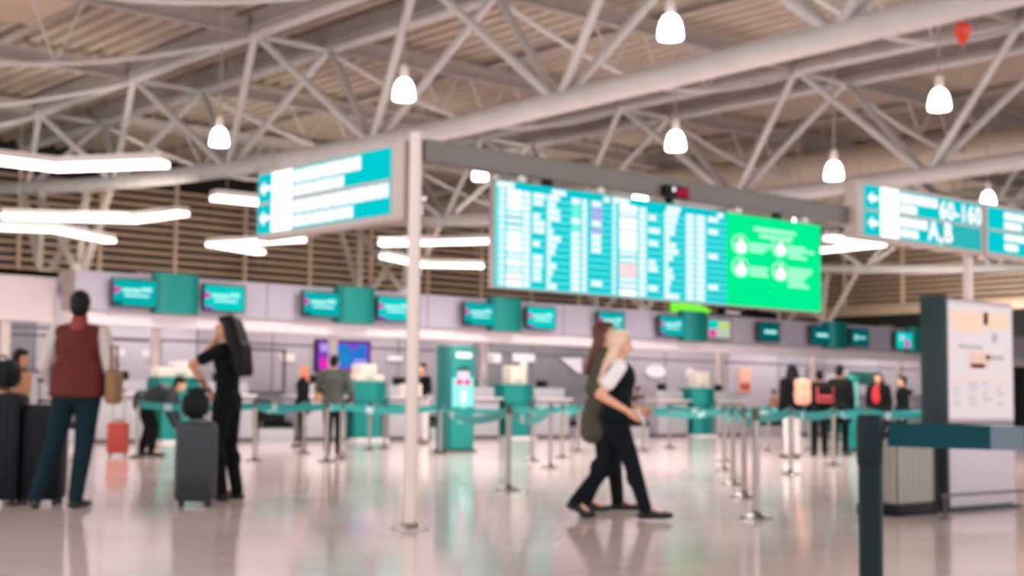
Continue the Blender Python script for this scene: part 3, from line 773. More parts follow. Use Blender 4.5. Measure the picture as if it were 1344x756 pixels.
for (u, v) in [(0.14, 0.33), (0.55, 0.31), (0.14, 0.58), (0.55, 0.58)]:
    disc(mb, gx0 + u * gw, BT - v * (BT - BB), 0.12, 0.095, 'green_text', -0.026, 0, 2 * PI, 0.005)
    disc(mb, gx0 + u * gw, BT - (v - 0.005) * (BT - BB), 0.10, 0.078, 'green_screen', -0.029, 0, 2 * PI, 0.004)
    disc(mb, gx0 + u * gw, BT - (v + 0.03) * (BT - BB), 0.07, 0.05, 'fids_white', -0.033, 0, 2 * PI, 0.004)
    disc(mb, gx0 + u * gw, BT - (v - 0.045) * (BT - BB), 0.022, 0.02, 'fids_white', -0.033, 0, 2 * PI, 0.004)
mb.build('notice_screen', t)
for x in (0.6, 2.1, 3.6):
    mb = MB(); mb.b2((x - 0.05, 0.03, BT), (x + 0.05, 0.068, 2.82), 'black'); mb.build('hanger', t)

t = thing('led_clock', 'small black box with red lit panel on the dark beam above the board', 'clock', (9.32, GY - 0.062, 2.85))
mb = MB(); mb.b2((-0.16, -0.03, -0.055), (0.14, 0.04, 0.055), 'black', 0.008); mb.build('case', t)
mb = MB(); mb.b2((-0.02, -0.036, -0.04), (0.12, -0.03, 0.035), 'red_led'); mb.b2((-0.08, -0.036, 0.0), (-0.05, -0.03, 0.035), 'fids_white'); mb.build('display', t)

def dirsign(t, L, z0, z1, rows_spec, face, depth=0.14):
    """local: u along +x (left to right), face at y = 0 looking -y"""
    mb = MB(); mb.b2((0, 0, z0), (L, depth, z1), 'sign_case', 0.012); mb.build('case', t)
    return
def arrow_left(mb, cx, cz, s, m, y):
    mb.prism([(cx - s, y, cz), (cx - 0.1 * s, y, cz + 0.75 * s), (cx - 0.1 * s, y, cz + 0.28 * s), (cx + s, y, cz + 0.28 * s), (cx + s, y, cz - 0.28 * s), (cx - 0.1 * s, y, cz - 0.28 * s), (cx - 0.1 * s, y, cz - 0.75 * s)], (0, 0.004, 0), m)
def text_part(mb, body, x, z, size, m, y):
    c = bpy.data.curves.new('lettering', 'FONT'); c.body = body; c.size = size; c.extrude = 0.002; c.offset = 0.007; c.space_character = 1.12
    o = bpy.data.objects.new('lettering', c); COL.objects.link(o)
    dg = bpy.context.evaluated_depsgraph_get(); me = bpy.data.meshes.new_from_object(o.evaluated_get(dg))
    bpy.data.objects.remove(o); bpy.data.curves.remove(c)
    n0 = len(mb.bm.verts); f0 = len(mb.bm.faces)
    mb.bm.from_mesh(me); bpy.data.meshes.remove(me)
    mb.bm.verts.ensure_lookup_table(); mb.bm.faces.ensure_lookup_table()
    for v in mb.bm.verts[n0:]: v.co = V((x + v.co.x, y - v.co.z, z + v.co.y))
    k = mb.mi(m)
    for f in mb.bm.faces[f0:]: f.material_index = k

# left sign: along +Y from the post; its face looks towards -X.  local x -> -Y (left to right), so rz = -90deg
t = thing('direction_sign', 'lit teal direction sign left of the gantry post, with arrows and white lettering', 'sign', (6.44, 11.0, 0), -PI / 2)
L = 2.18; z0, z1 = 2.365, 2.985
mb = MB(); mb.b2((0, 0, z0), (L, 0.14, z1), 'sign_case', 0.012); mb.build('case', t)
mb = MB()
fx0, fx1, fz0, fz1 = 0.03, 2.02, 2.42, 2.945; W = fx1 - fx0; H = fz1 - fz0
mb.b2((fx0, -0.012, fz0), (fx1, 0, fz1), 'sign_teal')
mb.b2((fx0, -0.014, (fz0 + fz1) / 2 - 0.012), (fx1, 0, (fz0 + fz1) / 2 + 0.012), 'sign_case')
rr = [(0.12, 0.0, 0.285, 0.485, 'sign_white'), (0.12, 0.515, 0.285, 1.0, 'sign_white')]
def words(u0, u1, v0, v1, seed):
    random.seed(seed); out = []; u = u0
    while u < u1 - 0.01:
        w = random.uniform(0.05, 0.16); e = min(u + w, u1); out.append((u, v0, e, v1, 'sign_text')); u = e + 0.008
    return out
rr += words(0.30, 0.80, 0.04, 0.25, 1) + words(0.30, 0.68, 0.29, 0.46, 2) + words(0.30, 0.995, 0.54, 0.75, 3) + words(0.30, 0.75, 0.79, 0.97, 4)
marks(mb, rr, fx0, fz1, W, H, -0.014)
arrow_left(mb, fx0 + 0.06 * W, fz1 - 0.25 * H, 0.085, 'sign_text', -0.018); arrow_left(mb, fx0 + 0.06 * W, fz1 - 0.75 * H, 0.085, 'sign_text', -0.018)
# suitcase and trolley pictograms in the white fields
for v in (0.24, 0.76):
    cx = fx0 + 0.2025 * W; cz = fz1 - v * H
    mb.b2((cx - 0.035, -0.022, cz - 0.05), (cx + 0.035, -0.018, cz + 0.03), 'fids_text'); mb.b2((cx - 0.015, -0.022, cz + 0.03), (cx + 0.015, -0.018, cz + 0.05), 'fids_text')
mb.build('sign_face', t)

t = thing('direction_sign', 'lit teal direction sign right of the dark beam, reading 60-160 and A,B', 'sign', (11.93, GY - 0.12, 0))
L = 2.36; z0, z1 = 2.66, 3.25
mb = MB(); mb.b2((0, 0, z0), (L, 0.17, z1), 'sign_case', 0.012); mb.build('case', t)
fx0, fx1, fz0, fz1 = 0.12, 2.28, 2.70, 3.21; W = fx1 - fx0; H = fz1 - fz0
mb = MB(); mb.b2((fx0, -0.012, fz0), (fx1, 0, fz1), 'sign_teal'); mb.b2((fx0 + 0.62 * W, -0.013, fz0), (fx1, 0, fz1 - 0.52 * H), 'sign_teal_soft')
mb.b2((fx0, -0.014, (fz0 + fz1) / 2 - 0.012), (fx1, 0, (fz0 + fz1) / 2 + 0.012), 'sign_case')
rr = [(0.12, 0.0, 0.27, 0.485, 'sign_white'), (0.12, 0.515, 0.27, 1.0, 'sign_white')]
rr += words(0.285, 0.60, 0.05, 0.24, 5) + words(0.285, 0.42, 0.28, 0.45, 6) + words(0.285, 0.51, 0.55, 0.74, 7) + words(0.285, 0.43, 0.79, 0.95, 8)
marks(mb, rr, fx0, fz1, W, H, -0.014)
arrow_left(mb, fx0 + 0.06 * W, fz1 - 0.25 * H, 0.085, 'sign_text', -0.018); arrow_left(mb, fx0 + 0.06 * W, fz1 - 0.75 * H, 0.085, 'sign_text', -0.018)
text_part(mb, '60-160', fx0 + 0.62 * W, fz1 - 0.43 * H, 0.265, 'sign_text', -0.016)
text_part(mb, 'A,B', fx0 + 0.52 * W, fz1 - 0.92 * H, 0.29, 'sign_text', -0.016)
mb.build('sign_face', t)
t = thing('direction_sign', 'lit teal direction sign at the right edge, beyond the second gantry post', 'sign', (14.32, GY - 0.12, 0))
mb = MB(); mb.b2((0, 0, z0), (2.3, 0.17, z1), 'sign_case', 0.012); mb.build('case', t)
fx0, fx1 = 0.05, 2.22; W = fx1 - fx0
mb = MB(); mb.b2((fx0, -0.012, fz0), (fx1, 0, fz1), 'sign_teal')
mb.b2((fx0, -0.014, (fz0 + fz1) / 2 - 0.012), (fx1, 0, (fz0 + fz1) / 2 + 0.012), 'sign_case')
marks(mb, words(0.15, 0.9, 0.07, 0.22, 9) + words(0.15, 0.32, 0.28, 0.44, 10) + words(0.15, 0.36, 0.56, 0.70, 11) + words(0.15, 0.28, 0.77, 0.92, 12), fx0, fz1, W, H, -0.014)
mb.build('sign_face', t)
mb = MB(); mb.tube((16.7, GY + 0.05, 0), (16.7, GY + 0.05, 3.2), 0.05, 'gantry_post', 16); mb.b2((16.55, GY - 0.05, 2.8), (16.7, GY + 0.1, 2.95), 'gantry_post')
tag(mb.build('sign_post'), 'pale post outside the right edge holding the rightmost sign', 'post')

# ------------------------------------------------------------------ map stand, bin, rail
t = thing('map_stand', 'tall stand with white map poster, dark side panel and orange heading', 'map stand', (11.6, 7.38, 0))
mb = MB(); mb.b2((-0.03, -0.03, 0.0), (0.02, 0.24, 2.0), 'totem_dark', 0.01); mb.b2((0.02, 0.03, 0.02), (1.2, 0.22, 1.98), 'totem_dark', 0.01); mb.build('frame', t)
mb = MB(); mb.b2((0.02, 0.0, 0.82), (1.2, 0.03, 1.97), 'totem_grey', 0.01); mb.b2((0.05, -0.006, 0.86), (1.16, 0.0, 1.93), 'paper')
W, H = 1.11, 1.07
rr = [(0.04, 0.06, 0.96, 0.20, 'orange_print'), (0.55, 0.06, 0.62, 0.17, 'paper'), (0.1, 0.2, 0.5, 0.25, 'orange_print'), (0.68, 0.24, 0.76, 0.32, 'grey_print'), (0.15, 0.36, 0.52, 0.39, 'grey_print'), (0.30, 0.42, 0.64, 0.55, 'pink_print'), (0.58, 0.44, 0.86, 0.48, 'grey_print'), (0.34, 0.52, 0.56, 0.56, 'coral')]
rr += [(0.08, 0.64, 0.9, 0.66, 'orange_print')]
for c in range(4):
    for k in range(5):
        rr.append((0.08 + c * 0.22, 0.69 + k * 0.045, 0.08 + c * 0.22 + random.uniform(0.06, 0.16), 0.705 + k * 0.045, 'grey_print' if (c + k) % 3 else 'pink_print'))
marks(mb, rr, 0.05, 1.93, W, H, -0.006, 0.002); mb.build('poster', t)
mb = MB(); mb.b2((0.02, 0.0, 0.04), (1.2, 0.03, 0.80), 'totem_grey', 0.008); mb.build('lower_panel', t)
mb = MB(); mb.b2((-0.05, -0.06, 0.0), (1.22, 0.28, 0.03), 'totem_dark', 0.005); mb.build('plinth', t)

t = thing('litter_bin', 'ribbed steel litter bin with black base left of the map stand', 'bin', (11.02, 7.52, 0), 0.0)
mb = MB(); mb.b2((-0.28, -0.2, 0.09), (0.28, 0.2, 0.70), 'bin_metal', 0.02)
for k in range(12): mb.b2((-0.26 + k * 0.046, -0.215, 0.12), (-0.237 + k * 0.046, -0.198, 0.66), 'bin_rib')
for k in range(9): mb.b2((-0.292, -0.18 + k * 0.043, 0.12), (-0.278, -0.157 + k * 0.043, 0.66), 'bin_rib')
mb.build('body', t)
mb = MB(); mb.b2((-0.3, -0.22, 0), (0.3, 0.22, 0.10), 'black', 0.01); mb.b2((0.265, -0.225, 0.0), (0.30, -0.19, 0.72), 'black'); mb.build('base_frame', t)
mb = MB(); mb.b2((-0.3, -0.22, 0.70), (0.3, 0.22, 0.74), 'black', 0.01); mb.build('lid', t)

# low floor rail passing in front of the map stand
t = thing('low_rail', 'low thin metal rail just above the floor in front of the map stand', 'rail', (11.45, 6.95, 0))
pa = unproj(1236, 646, 1, 6.95); pb = unproj(1390, 640, 1, 6.95)
mb = MB(); mb.tube((pa.x - 11.45, 0, 0.2), (pb.x - 11.45 + 0.5, 0, 0.2), 0.012, 'steel_dark', 8); mb.build('bar', t)
for q in (pa.x - 11.45 + 0.05, pb.x - 11.45 + 0.4):
    mb = MB(); mb.tube((q, 0, 0), (q, 0, 0.2), 0.012, 'steel_dark', 8); mb.lathe([(0.06, 0), (0.06, 0.01), (0.02, 0.015)], (q, 0, 0), 'steel_dark', 12); mb.build('leg', t)

# ------------------------------------------------------------------ queue barriers
def barrier_mesh(t, h=0.94, r=0.03, m='steel', base='steel_dark', top='steel_dark', basr=0.14):
    mb = MB(); mb.lathe([(basr, 0), (basr, 0.012), (basr * 0.8, 0.025), (r + 0.008, 0.04), (r + 0.005, 0.06)], (0, 0, 0), base, 24); mb.build('base', t)
    mb = MB(); mb.tube((0, 0, 0.04), (0, 0, h - 0.10), r, m, 16); mb.build('post', t)
    mb = MB(); mb.lathe([(r + 0.001, h - 0.11), (r + 0.003, h - 0.10), (r + 0.003, h - 0.015), (r, h)], (0, 0, 0), top, 16); return mb.build('cassette', t)
def belt_mesh(t, d, m, pm, sag=0.04, h=0.87, bw=0.06, twist=0.0):
    """belt from this post (origin) to the offset d, a ribbon with thickness"""
    n = 14; mb = MB(); d = V(d); L = d.length; u = d.normalized(); s = V((-u.y, u.x, 0))
    k = mb.mi(m); kp = mb.mi(pm); rings = []
    for i in range(n + 1):
        f = i / n; c = u * (0.04 + f * (L - 0.08)); c.z = h - sag * 4 * f * (1 - f)
        a = twist * math.sin(PI * f)
        upv = V((0, 0, 1)) * math.cos(a) + s * math.sin(a); nv = s * math.cos(a) - V((0, 0, 1)) * math.sin(a)
        rings.append([mb.bm.verts.new(c + upv * (bw / 2) * e + nv * 0.0015 * g) for (e, g) in ((1, 1), (1, -1), (-1, -1), (-1, 1))])
    for i in range(n):
        for j in range(4):
            f = mb.bm.faces.new((rings[i][j], rings[i][(j + 1) % 4], rings[i + 1][(j + 1) % 4], rings[i + 1][j])); f.material_index = kp if i % 7 == 3 and i < 10 else k
    mb.bm.faces.new(rings[0][::-1]); mb.bm.faces.new(rings[-1])
    mb.build('belt', t)
POSTS = {}
def post(key, p, lab, grp='steel queue barrier posts'):
    t = thing('queue_barrier', lab, 'queue barrier', (p[0], p[1], 0), 0, grp); POSTS[key] = (t, barrier_mesh(t)); return t
PL = [('a', (10.46, 21.47), 'queue post right of the small red suitcase'), ('b', (11.55, 19.64), 'queue post right of the long-haired woman'),
      ('c', (13.96, 22.02), 'queue post left of the man in olive, beside the ginger-haired person'), ('d', (12.41, 18.91), 'queue post in front of the man in olive, left of two'),
      ('e', (13.1, 19.52), 'queue post in front of the man in olive, right of two'), ('f', (16.21, 23.17), 'queue post in front of the teal divider right of the man in olive'),
      ('g', (17.01, 23.78), 'queue post left of the gantry post, farther of two'), ('h', (16.03, 20.67), 'queue post just left of the teal kiosk'),
      ('i', (10.26, 12.0), 'tall-looking queue post left of the walking women, nearest of its row'), ('j', (15.59, 17.63), 'queue post behind the nearest post left of the walking women'),
      ('k', (14.22, 15.68), 'queue post midway between the near post and the walking women'), ('l', (16.92, 18.35), 'queue post close to the left of the walking women'),
      ('m', (19.59, 20.77), 'far queue post partly behind the walking women'), ('n', (20.86, 20.21), 'queue post just right of the walking women'), ('o', (22.84, 21.33), 'queue post in front of the fourth teal divider'),
      ('p', (9.58, 7.94), 'queue post nearest the camera in the row right of the walking women'), ('q', (11.65, 9.82), 'second queue post in the row right of the walking women'),
      ('r', (13.29, 11.37), 'third queue post in the row right of the walking women'), ('s', (15.87, 13.75), 'fourth queue post in the row right of the walking women'),
      ('t', (23.43, 19.08), 'queue post left of the person with the peach backpack'), ('u', (22.3, 17.6), 'queue post directly before the person with the peach backpack'),
      ('w', (24.7, 19.01), 'queue post right of the peach backpack'), ('x', (25.9, 19.5), 'queue post behind the coral-trimmed bag'),
      ('y', (26.57, 19.76), 'bright queue post right of the coral-trimmed bag'), ('z', (24.6, 17.7), 'queue post beside the slim teal pillar'), ('ad', (16.0, 12.65), 'queue post in the middle row, nearest after the third post of the walkers row'), ('ae', (18.7, 13.92), 'queue post in the middle row, halfway to the dark near post'), ('aa', (24.95, 15.9), 'queue post in front of the person in the red top'),
      ('ab', (18.5, 16.0), 'fifth queue post in the row right of the walking women'), ('ac', (21.4, 15.2), 'queue post among the belts left of the dark near post')]
for k, p, l in PL: post(k, p, l)
BEL = [('a', 'b'), ('b', 'd'), ('b', 'c'), ('d', 'e'), ('e', 'h'), ('c', 'f'), ('f', 'g'), ('i', 'k'), ('k', 'j'), ('j', 'l'), ('l', 'm'), ('h', 'i'), ('m', 'n'), ('n', 'o'), ('p', 'q'), ('q', 'r'), ('r', 's'), ('s', 'ab'),
       ('ab', 'n'), ('o', 't'), ('t', 'w'), ('w', 'x'), ('x', 'y'), ('u', 'z'), ('z', 'aa'), ('ab', 'u'), ('ab', 'ac'), ('g', 'm'), ('ac', 'aa'), ('r', 'ad'), ('ad', 'ae'), ('ae', 'ac'), ('t', 'u')]
for i, (a, b) in enumerate(BEL):
    d = POSTS[b][0].location - POSTS[a][0].location
    belt_mesh(POSTS[a][1], d, 'teal_belt', 'belt_print', min(0.16, 0.024 * d.length), 0.86, 0.11, random.choice([0, 0, 0.5, -0.6]))

NP = (2.60, 1.84)
t = thing('queue_barrier', 'dark out-of-focus queue post in the right foreground with a belt leading right', 'queue barrier', (NP[0], NP[1], 0))
cst = barrier_mesh(t, 0.95, 0.026, 'near_post', 'near_post', 'near_post')
NE = (3.48, 1.14)
belt_mesh(cst, (NE[0] - NP[0], NE[1] - NP[1], 0), 'near_belt', 'near_belt_print', 0.008, 0.908, 0.052)
t2 = thing('queue_barrier', 'dark queue post just outside the right edge, catching the foreground belt', 'queue barrier', (NE[0], NE[1], 0))
barrier_mesh(t2, 0.95, 0.027, 'near_post', 'near_post', 'near_post')

# ------------------------------------------------------------------ luggage
def suitcase(t, w, d, h, m, hh=0.25, wheels=0.045, ribs=True, handle=True):
    mb = MB(); mb.b2((-w / 2, -d / 2, wheels), (w / 2, d / 2, h), m, 0.05)
    if ribs:
        n = 6
        for k in range(n):
            x = -w / 2 + 0.06 + (w - 0.12) * k / (n - 1)
            mb.b2((x - 0.012, -d / 2 - 0.008, wheels + 0.07), (x + 0.012, -d / 2 + 0.01, h - 0.07), m, 0.004)
            mb.b2((x - 0.012, d / 2 - 0.01, wheels + 0.07), (x + 0.012, d / 2 + 0.008, h - 0.07), m, 0.004)
    mb.build('shell', t)
    for sx in (-1, 1):
        for sy in (-1, 1):
            mb = MB(); mb.tube((sx * (w / 2 - 0.06) - 0.015, sy * (d / 2 - 0.05), 0.03), (sx * (w / 2 - 0.06) + 0.015, sy * (d / 2 - 0.05), 0.03), 0.03, 'rubber', 14)
            mb.b2((sx * (w / 2 - 0.06) - 0.022, sy * (d / 2 - 0.05) - 0.012, 0.03), (sx * (w / 2 - 0.06) + 0.022, sy * (d / 2 - 0.05) + 0.012, wheels + 0.02), 'steel_dark'); mb.build('wheel', t)
    if handle:
        mb = MB()
        for sx in (-1, 1): mb.tube((sx * 0.09, d / 2 - 0.05, h - 0.02), (sx * 0.09, d / 2 - 0.05, h + hh), 0.011, 'steel', 8)
        mb.tube((-0.11, d / 2 - 0.05, h + hh), (0.11, d / 2 - 0.05, h + hh), 0.016, 'black', 10); mb.build('telescopic_handle', t)
    mb = MB(); mb.path([(-0.08, 0, h - 0.01), (-0.07, 0, h + 0.03), (0.07, 0, h + 0.03), (0.08, 0, h - 0.01)], 0.012, 'rubber', 8); mb.build('carry_handle', t)
HV = heading(VDIR)
t = thing('suitcase', 'dark grey ribbed wheeled suitcase in front of the long-haired woman', 'suitcase', (6.26, 11.66, 0), HV + 0.1); suitcase(t, 0.36, 0.25, 0.76, 'grey_case', 0.28)
t = thing('suitcase', 'large dark navy suitcase at the left edge beside the man in the vest', 'suitcase', (4.88, 12.76, 0), HV); suitcase(t, 0.46, 0.30, 1.0, 'navy_case', 0.2)
t = thing('suitcase', 'dark navy suitcase with raised handle directly left of the man in the vest', 'suitcase', (5.22, 12.56, 0), HV); suitcase(t, 0.38, 0.26, 0.90, 'navy_case', 0.22)
t = thing('suitcase', 'small red suitcase far behind the man in the vest', 'suitcase', (10.52, 22.3, 0), HV + 0.3); suitcase(t, 0.36, 0.24, 0.56, 'red_case', 0.52)
t = thing('travel_bag', 'black soft bag resting on top of the grey ribbed suitcase', 'bag', (6.25, 11.68, 0.80), HV + 0.1)
mb = MB(); mb.box((0, 0, 0.11), (0.25, 0.17, 0.22), 'black', 0.07); mb.box((0.01, 0, 0.21), (0.16, 0.13, 0.12), 'black', 0.05); mb.build('body', t)
mb = MB(); mb.path([(-0.07, 0, 0.24), (-0.05, 0, 0.33), (0.06, 0, 0.33), (0.08, 0, 0.24)], 0.012, 'rubber', 8); mb.build('handle', t)
t = thing('backpack', 'black backpack sitting on the large navy suitcase at the left edge', 'bag', (4.88, 12.76, 1.04), HV)
mb = MB(); mb.box((0, 0, 0.13), (0.34, 0.24, 0.25), 'black', 0.08); mb.box((0, -0.13, 0.10), (0.22, 0.06, 0.15), 'black', 0.03); mb.build('body', t)
mb = MB(); mb.path([(-0.06, 0, 0.25), (-0.03, 0, 0.29), (0.03, 0, 0.29), (0.06, 0, 0.25)], 0.012, 'rubber', 8); mb.build('handle', t)

t = thing('balloon', 'small red balloon trapped under the big roof tube at upper right', 'balloon', (16.4, 10.1, 5.85))
mb = MB(); mb.lathe([(0.01, -0.16), (0.05, -0.12), (0.10, -0.02), (0.115, 0.06), (0.08, 0.13), (0.0, 0.155)], (0, 0, 0), 'red_balloon', 18); mb.build('skin', t)
mb = MB(); mb.tube((0, 0, -0.16), (0.02, 0, -0.75), 0.004, 'beam', 5); mb.build('string', t)

# ------------------------------------------------------------------ people
def capsule(bm, p0, r0, p1, r1, seg=12):
    p0 = V(p0); p1 = V(p1); d = p1 - p0
    if d.length < 1e-5: d = V((0, 0, 1e-4))
    q = d.to_track_quat('Z', 'Y').to_matrix(); a = q.col[0]; b = q.col[1]; w = q.col[2]
    rings = []
    prof = [(r0 * math.sin(t), p0 - w * r0 * math.cos(t)) for t in (0.25, 0.75, 1.2)] + [(r0, p0), (r1, p1)] + [(r1 * math.cos(t), p1 + w * r1 * math.sin(t)) for t in (0.37, 0.82, 1.32)]
    for (r, c) in prof: rings.append([bm.verts.new(c + (a * math.cos(2 * PI * j / seg) + b * math.sin(2 * PI * j / seg)) * r) for j in range(seg)])
    for i in range(len(rings) - 1):
        for j in range(seg): bm.faces.new((rings[i][j], rings[i][(j + 1) % seg], rings[i + 1][(j + 1) % seg], rings[i + 1][j]))
    bm.faces.new(rings[0][::-1]); bm.faces.new(rings[-1])
def ellip(bm, c, r, T=None, seg=18):
    M = Matrix.Translation(V(c)) @ Matrix.Diagonal((r[0], r[1], r[2], 1))
    if T is not None: M = T @ M
    bmesh.ops.create_uvsphere(bm, u_segments=seg, v_segments=12, radius=1.0, matrix=M)
def blend(bm, name, m, parent, voxel, smooth=2, dec=0.35, cut=None):
    me = bpy.data.meshes.new(name); bmesh.ops.recalc_face_normals(bm, faces=bm.faces); bm.to_mesh(me); bm.free()
    o = bpy.data.objects.new(name + '_source', me); COL.objects.link(o)
    md = o.modifiers.new('r', 'REMESH'); md.mode = 'VOXEL'; md.voxel_size = voxel
    if smooth:
        ms = o.modifiers.new('s', 'SMOOTH'); ms.iterations = smooth; ms.factor = 0.5
    if dec < 1:
        mdc = o.modifiers.new('d', 'DECIMATE'); mdc.ratio = dec
    dg = bpy.context.evaluated_depsgraph_get(); dg.update()
    res = bpy.data.meshes.new_from_object(o.evaluated_get(dg))
    bpy.data.objects.remove(o); bpy.data.meshes.remove(me)
    if cut is not None:
        b2 = bmesh.new(); b2.from_mesh(res)
        g = bmesh.ops.bisect_plane(b2, geom=b2.verts[:] + b2.edges[:] + b2.faces[:], plane_co=(0, 0, cut), plane_no=(0, 0, -1), clear_outer=True)
        bmesh.ops.holes_fill(b2, edges=[e for e in b2.edges if e.is_boundary], sides=0)
        b2.to_mesh(res); b2.free()
    res.name = name; res.materials.clear(); res.materials.append(MATS[m])
    for p in res.polygons: p.use_smooth = True
    ob = bpy.data.objects.new(name, res); COL.objects.link(ob); ob.parent = parent
    return ob

def person(lab, loc, hd, H=1.75, girth=1.0, lean=0.0, pel=0.95, arms=None, legs=None, head=(0, 0), skin='skin',
           top=('shirt_grey', 'long'), vest=None, coat=None, pants='denim', hair='hair_black', hairstyle='short', shoes='shoe', vox=0.009, collar=None, group=None, twist=0.0, front=None, vshoulder=True, vhem=0.90):
    """local frame: +y forward, +x the person's right, canonical height 1.75"""
    t = thing('person', lab, 'person', (loc[0], loc[1], 0), hd, group)
    S = H / 1.75
    dp = pel - 0.95
    piv = V((0, 0, pel))
    T = Matrix.Translation(piv) @ Matrix.Rotation(twist, 4, 'Z') @ Matrix.Rotation(-lean, 4, 'X') @ Matrix.Translation(-piv) @ Matrix.Translation((0, 0, dp))
    G = girth
    def tp(x, y, z): return T @ V((x, y, z))
    shL = tp(-0.185 * G, 0, 1.415); shR = tp(0.185 * G, 0, 1.415)
    arms = arms or {}
    def arm(side):
        sh = shL if side < 0 else shR
        a = arms.get('L' if side < 0 else 'R')
        if a is None:
            el = sh + V((side * 0.05, -0.03, -0.29)); wr = el + V((side * -0.01, 0.07, -0.24))
        else: el, wr = V(a[0]), V(a[1])
        return sh, el, wr
    legs = legs or {}
    def leg(side):
        hip = V((side * 0.09 * G, 0, pel - 0.03))
        l = legs.get('L' if side < 0 else 'R')
        if l is None: kn = V((side * 0.1, 0.015, 0.5)); an = V((side * 0.105, -0.02, 0.09)); toe = V((side * 0.13, 0.16, 0.035))
        else: kn, an, toe = [V(q) for q in l]
        return hip, kn, an, toe
    HT = T @ Matrix.Translation((0, 0.0, 1.52)) @ Matrix.Rotation(head[0], 4, 'Z') @ Matrix.Rotation(-head[1], 4, 'X') @ Matrix.Rotation(lean * 0.55, 4, 'X') @ Matrix.Translation((0, 0, -1.52))
    def sc(bm):
        for v in bm.verts: v.co *= S
    def torso(bm, f, zlo=0.86, shoulders=True):
        ellip(bm, (0, -0.005, 0.955), (0.165 * G + f, 0.118 * G + f, 0.13 + f), T)
        ellip(bm, (0, 0.0, 1.09), (0.138 * G + f, 0.102 * G + f, 0.15), T)
        ellip(bm, (0, 0.0, 1.20), (0.145 * G + f, 0.108 * G + f, 0.15), T)
        ellip(bm, (0, 0.005, 1.31), (0.162 * G + f, 0.118 * G + f, 0.155 + f * 0.6), T)
        for s in (-1, 1) if shoulders else (): capsule(bm, tp(s * 0.03, -0.01, 1.44), 0.055 + f, tp(s * 0.17 * G, 0, 1.42), 0.052 + f)
    def vest_shoulders(bm):
        for s in (-1, 1): capsule(bm, tp(s * 0.03, -0.01, 1.43), 0.075, tp(s * 0.15 * G, 0, 1.415), 0.070)
    def sleeves(bm, f, kind):
        for s in (-1, 1):
            sh, el, wr = arm(s)
            if kind == 'short': capsule(bm, sh, 0.055 + f, sh.lerp(el, 0.6), 0.052 * G + f)
            else: capsule(bm, sh, 0.054 + f, el, 0.043 + f); capsule(bm, el, 0.043 + f, el.lerp(wr, 0.93), 0.032 + f)
    def legsm(bm, f, to=1.0):
        for s in (-1, 1):
            hip, kn, an, toe = leg(s)
            capsule(bm, hip, 0.088 * G + f, kn, 0.058 * G + f)
            capsule(bm, kn, 0.058 * G + f, an, 0.040 + f * 1.3)
            ellip(bm, kn.lerp(an, 0.28) + V((0, -0.015, 0)), (0.055 + f, 0.058 + f, 0.11))
    # body
    bm = bmesh.new()
    torso(bm, -0.012); legsm(bm, -0.008)
    for s in (-1, 1):
        sh, el, wr = arm(s)
        capsule(bm, sh, 0.050, el, 0.040 * G); capsule(bm, el, 0.041 * G, wr, 0.027)
        ellip(bm, el.lerp(wr, 0.28), (0.043, 0.043, 0.043))
        hip, kn, an, toe = leg(s)
        capsule(bm, an, 0.036, toe, 0.026); capsule(bm, an + (an - toe).normalized() * 0.03 + V((0, 0, -0.04)), 0.03, toe, 0.024)
        # hand
        d = (wr - el).normalized(); fwd = V((0, 1, 0))
        n = V((-s, 0, 0)) - d * d.dot(V((-s, 0, 0)))
        if n.length < 0.2: n = V((0, 0, -1)) - d * d.dot(V((0, 0, -1)))
        n.normalize(); sd = d.cross(n).normalized()
        if sd.dot(V((0, 1, 0.5))) < 0: sd = -sd     # thumb side to the front / top
        c0 = wr + d * 0.02
        for k, o in enumerate((-0.028, -0.009, 0.010, 0.029)):
            b0 = c0 + d * 0.07 + sd * o; capsule(bm, c0 + sd * o * 0.7, 0.016, b0, 0.0125, 8)
            ln = (0.062, 0.076, 0.082, 0.074)[k] ; dd = (d + sd * o * 3.0).normalized()
            m1 = b0 + (dd * 0.9 + n * 0.35).normalized() * ln * 0.5; e1 = m1 + (dd * 0.6 + n * 0.75).normalized() * ln * 0.5
            capsule(bm, b0, 0.0098, m1, 0.0092, 8); capsule(bm, m1, 0.0092, e1, 0.0080, 8)
        b0 = c0 + d * 0.025 + sd * 0.03; m1 = b0 + (d * 0.6 + sd * 0.8 + n * 0.2).normalized() * 0.04; e1 = m1 + (d * 0.9 + sd * 0.25 + n * 0.3).normalized() * 0.032
        capsule(bm, b0, 0.015, m1, 0.0115, 8); capsule(bm, m1, 0.0115, e1, 0.0095, 8)
    capsule(bm, tp(0, -0.015, 1.40), 0.058, HT @ V((0, 0.0, 1.56)), 0.050)
    ellip(bm, (0, -0.005, 1.655), (0.074, 0.093, 0.093), HT); ellip(bm, (0, 0.032, 1.60), (0.060, 0.062, 0.078), HT)
    ellip(bm, (0, 0.066, 1.556), (0.030, 0.026, 0.024), HT)
    capsule(bm, HT @ V((0, 0.090, 1.645)), 0.010, HT @ V((0, 0.110, 1.608)), 0.014, 8)
    for s in (-1, 1):
        ellip(bm, (s * 0.077, 0.0, 1.625), (0.010, 0.020, 0.032), HT, 10)
        ellip(bm, (s * 0.030, 0.079, 1.668), (0.026, 0.012, 0.008), HT, 8)
    sc(bm); body = blend(bm, 'body', skin, t, min(vox, 0.0075) * S, 2, 0.3)
    # eyes and lips
    for s in (-1, 1):
        bm = bmesh.new(); ellip(bm, (s * 0.029, 0.087, 1.650), (0.012, 0.008, 0.006), HT, 10); sc(bm)
        me = bpy.data.meshes.new('eye'); bm.to_mesh(me); bm.free(); me.materials.append(MATS['eye']); o = bpy.data.objects.new('eye', me); COL.objects.link(o); o.parent = body
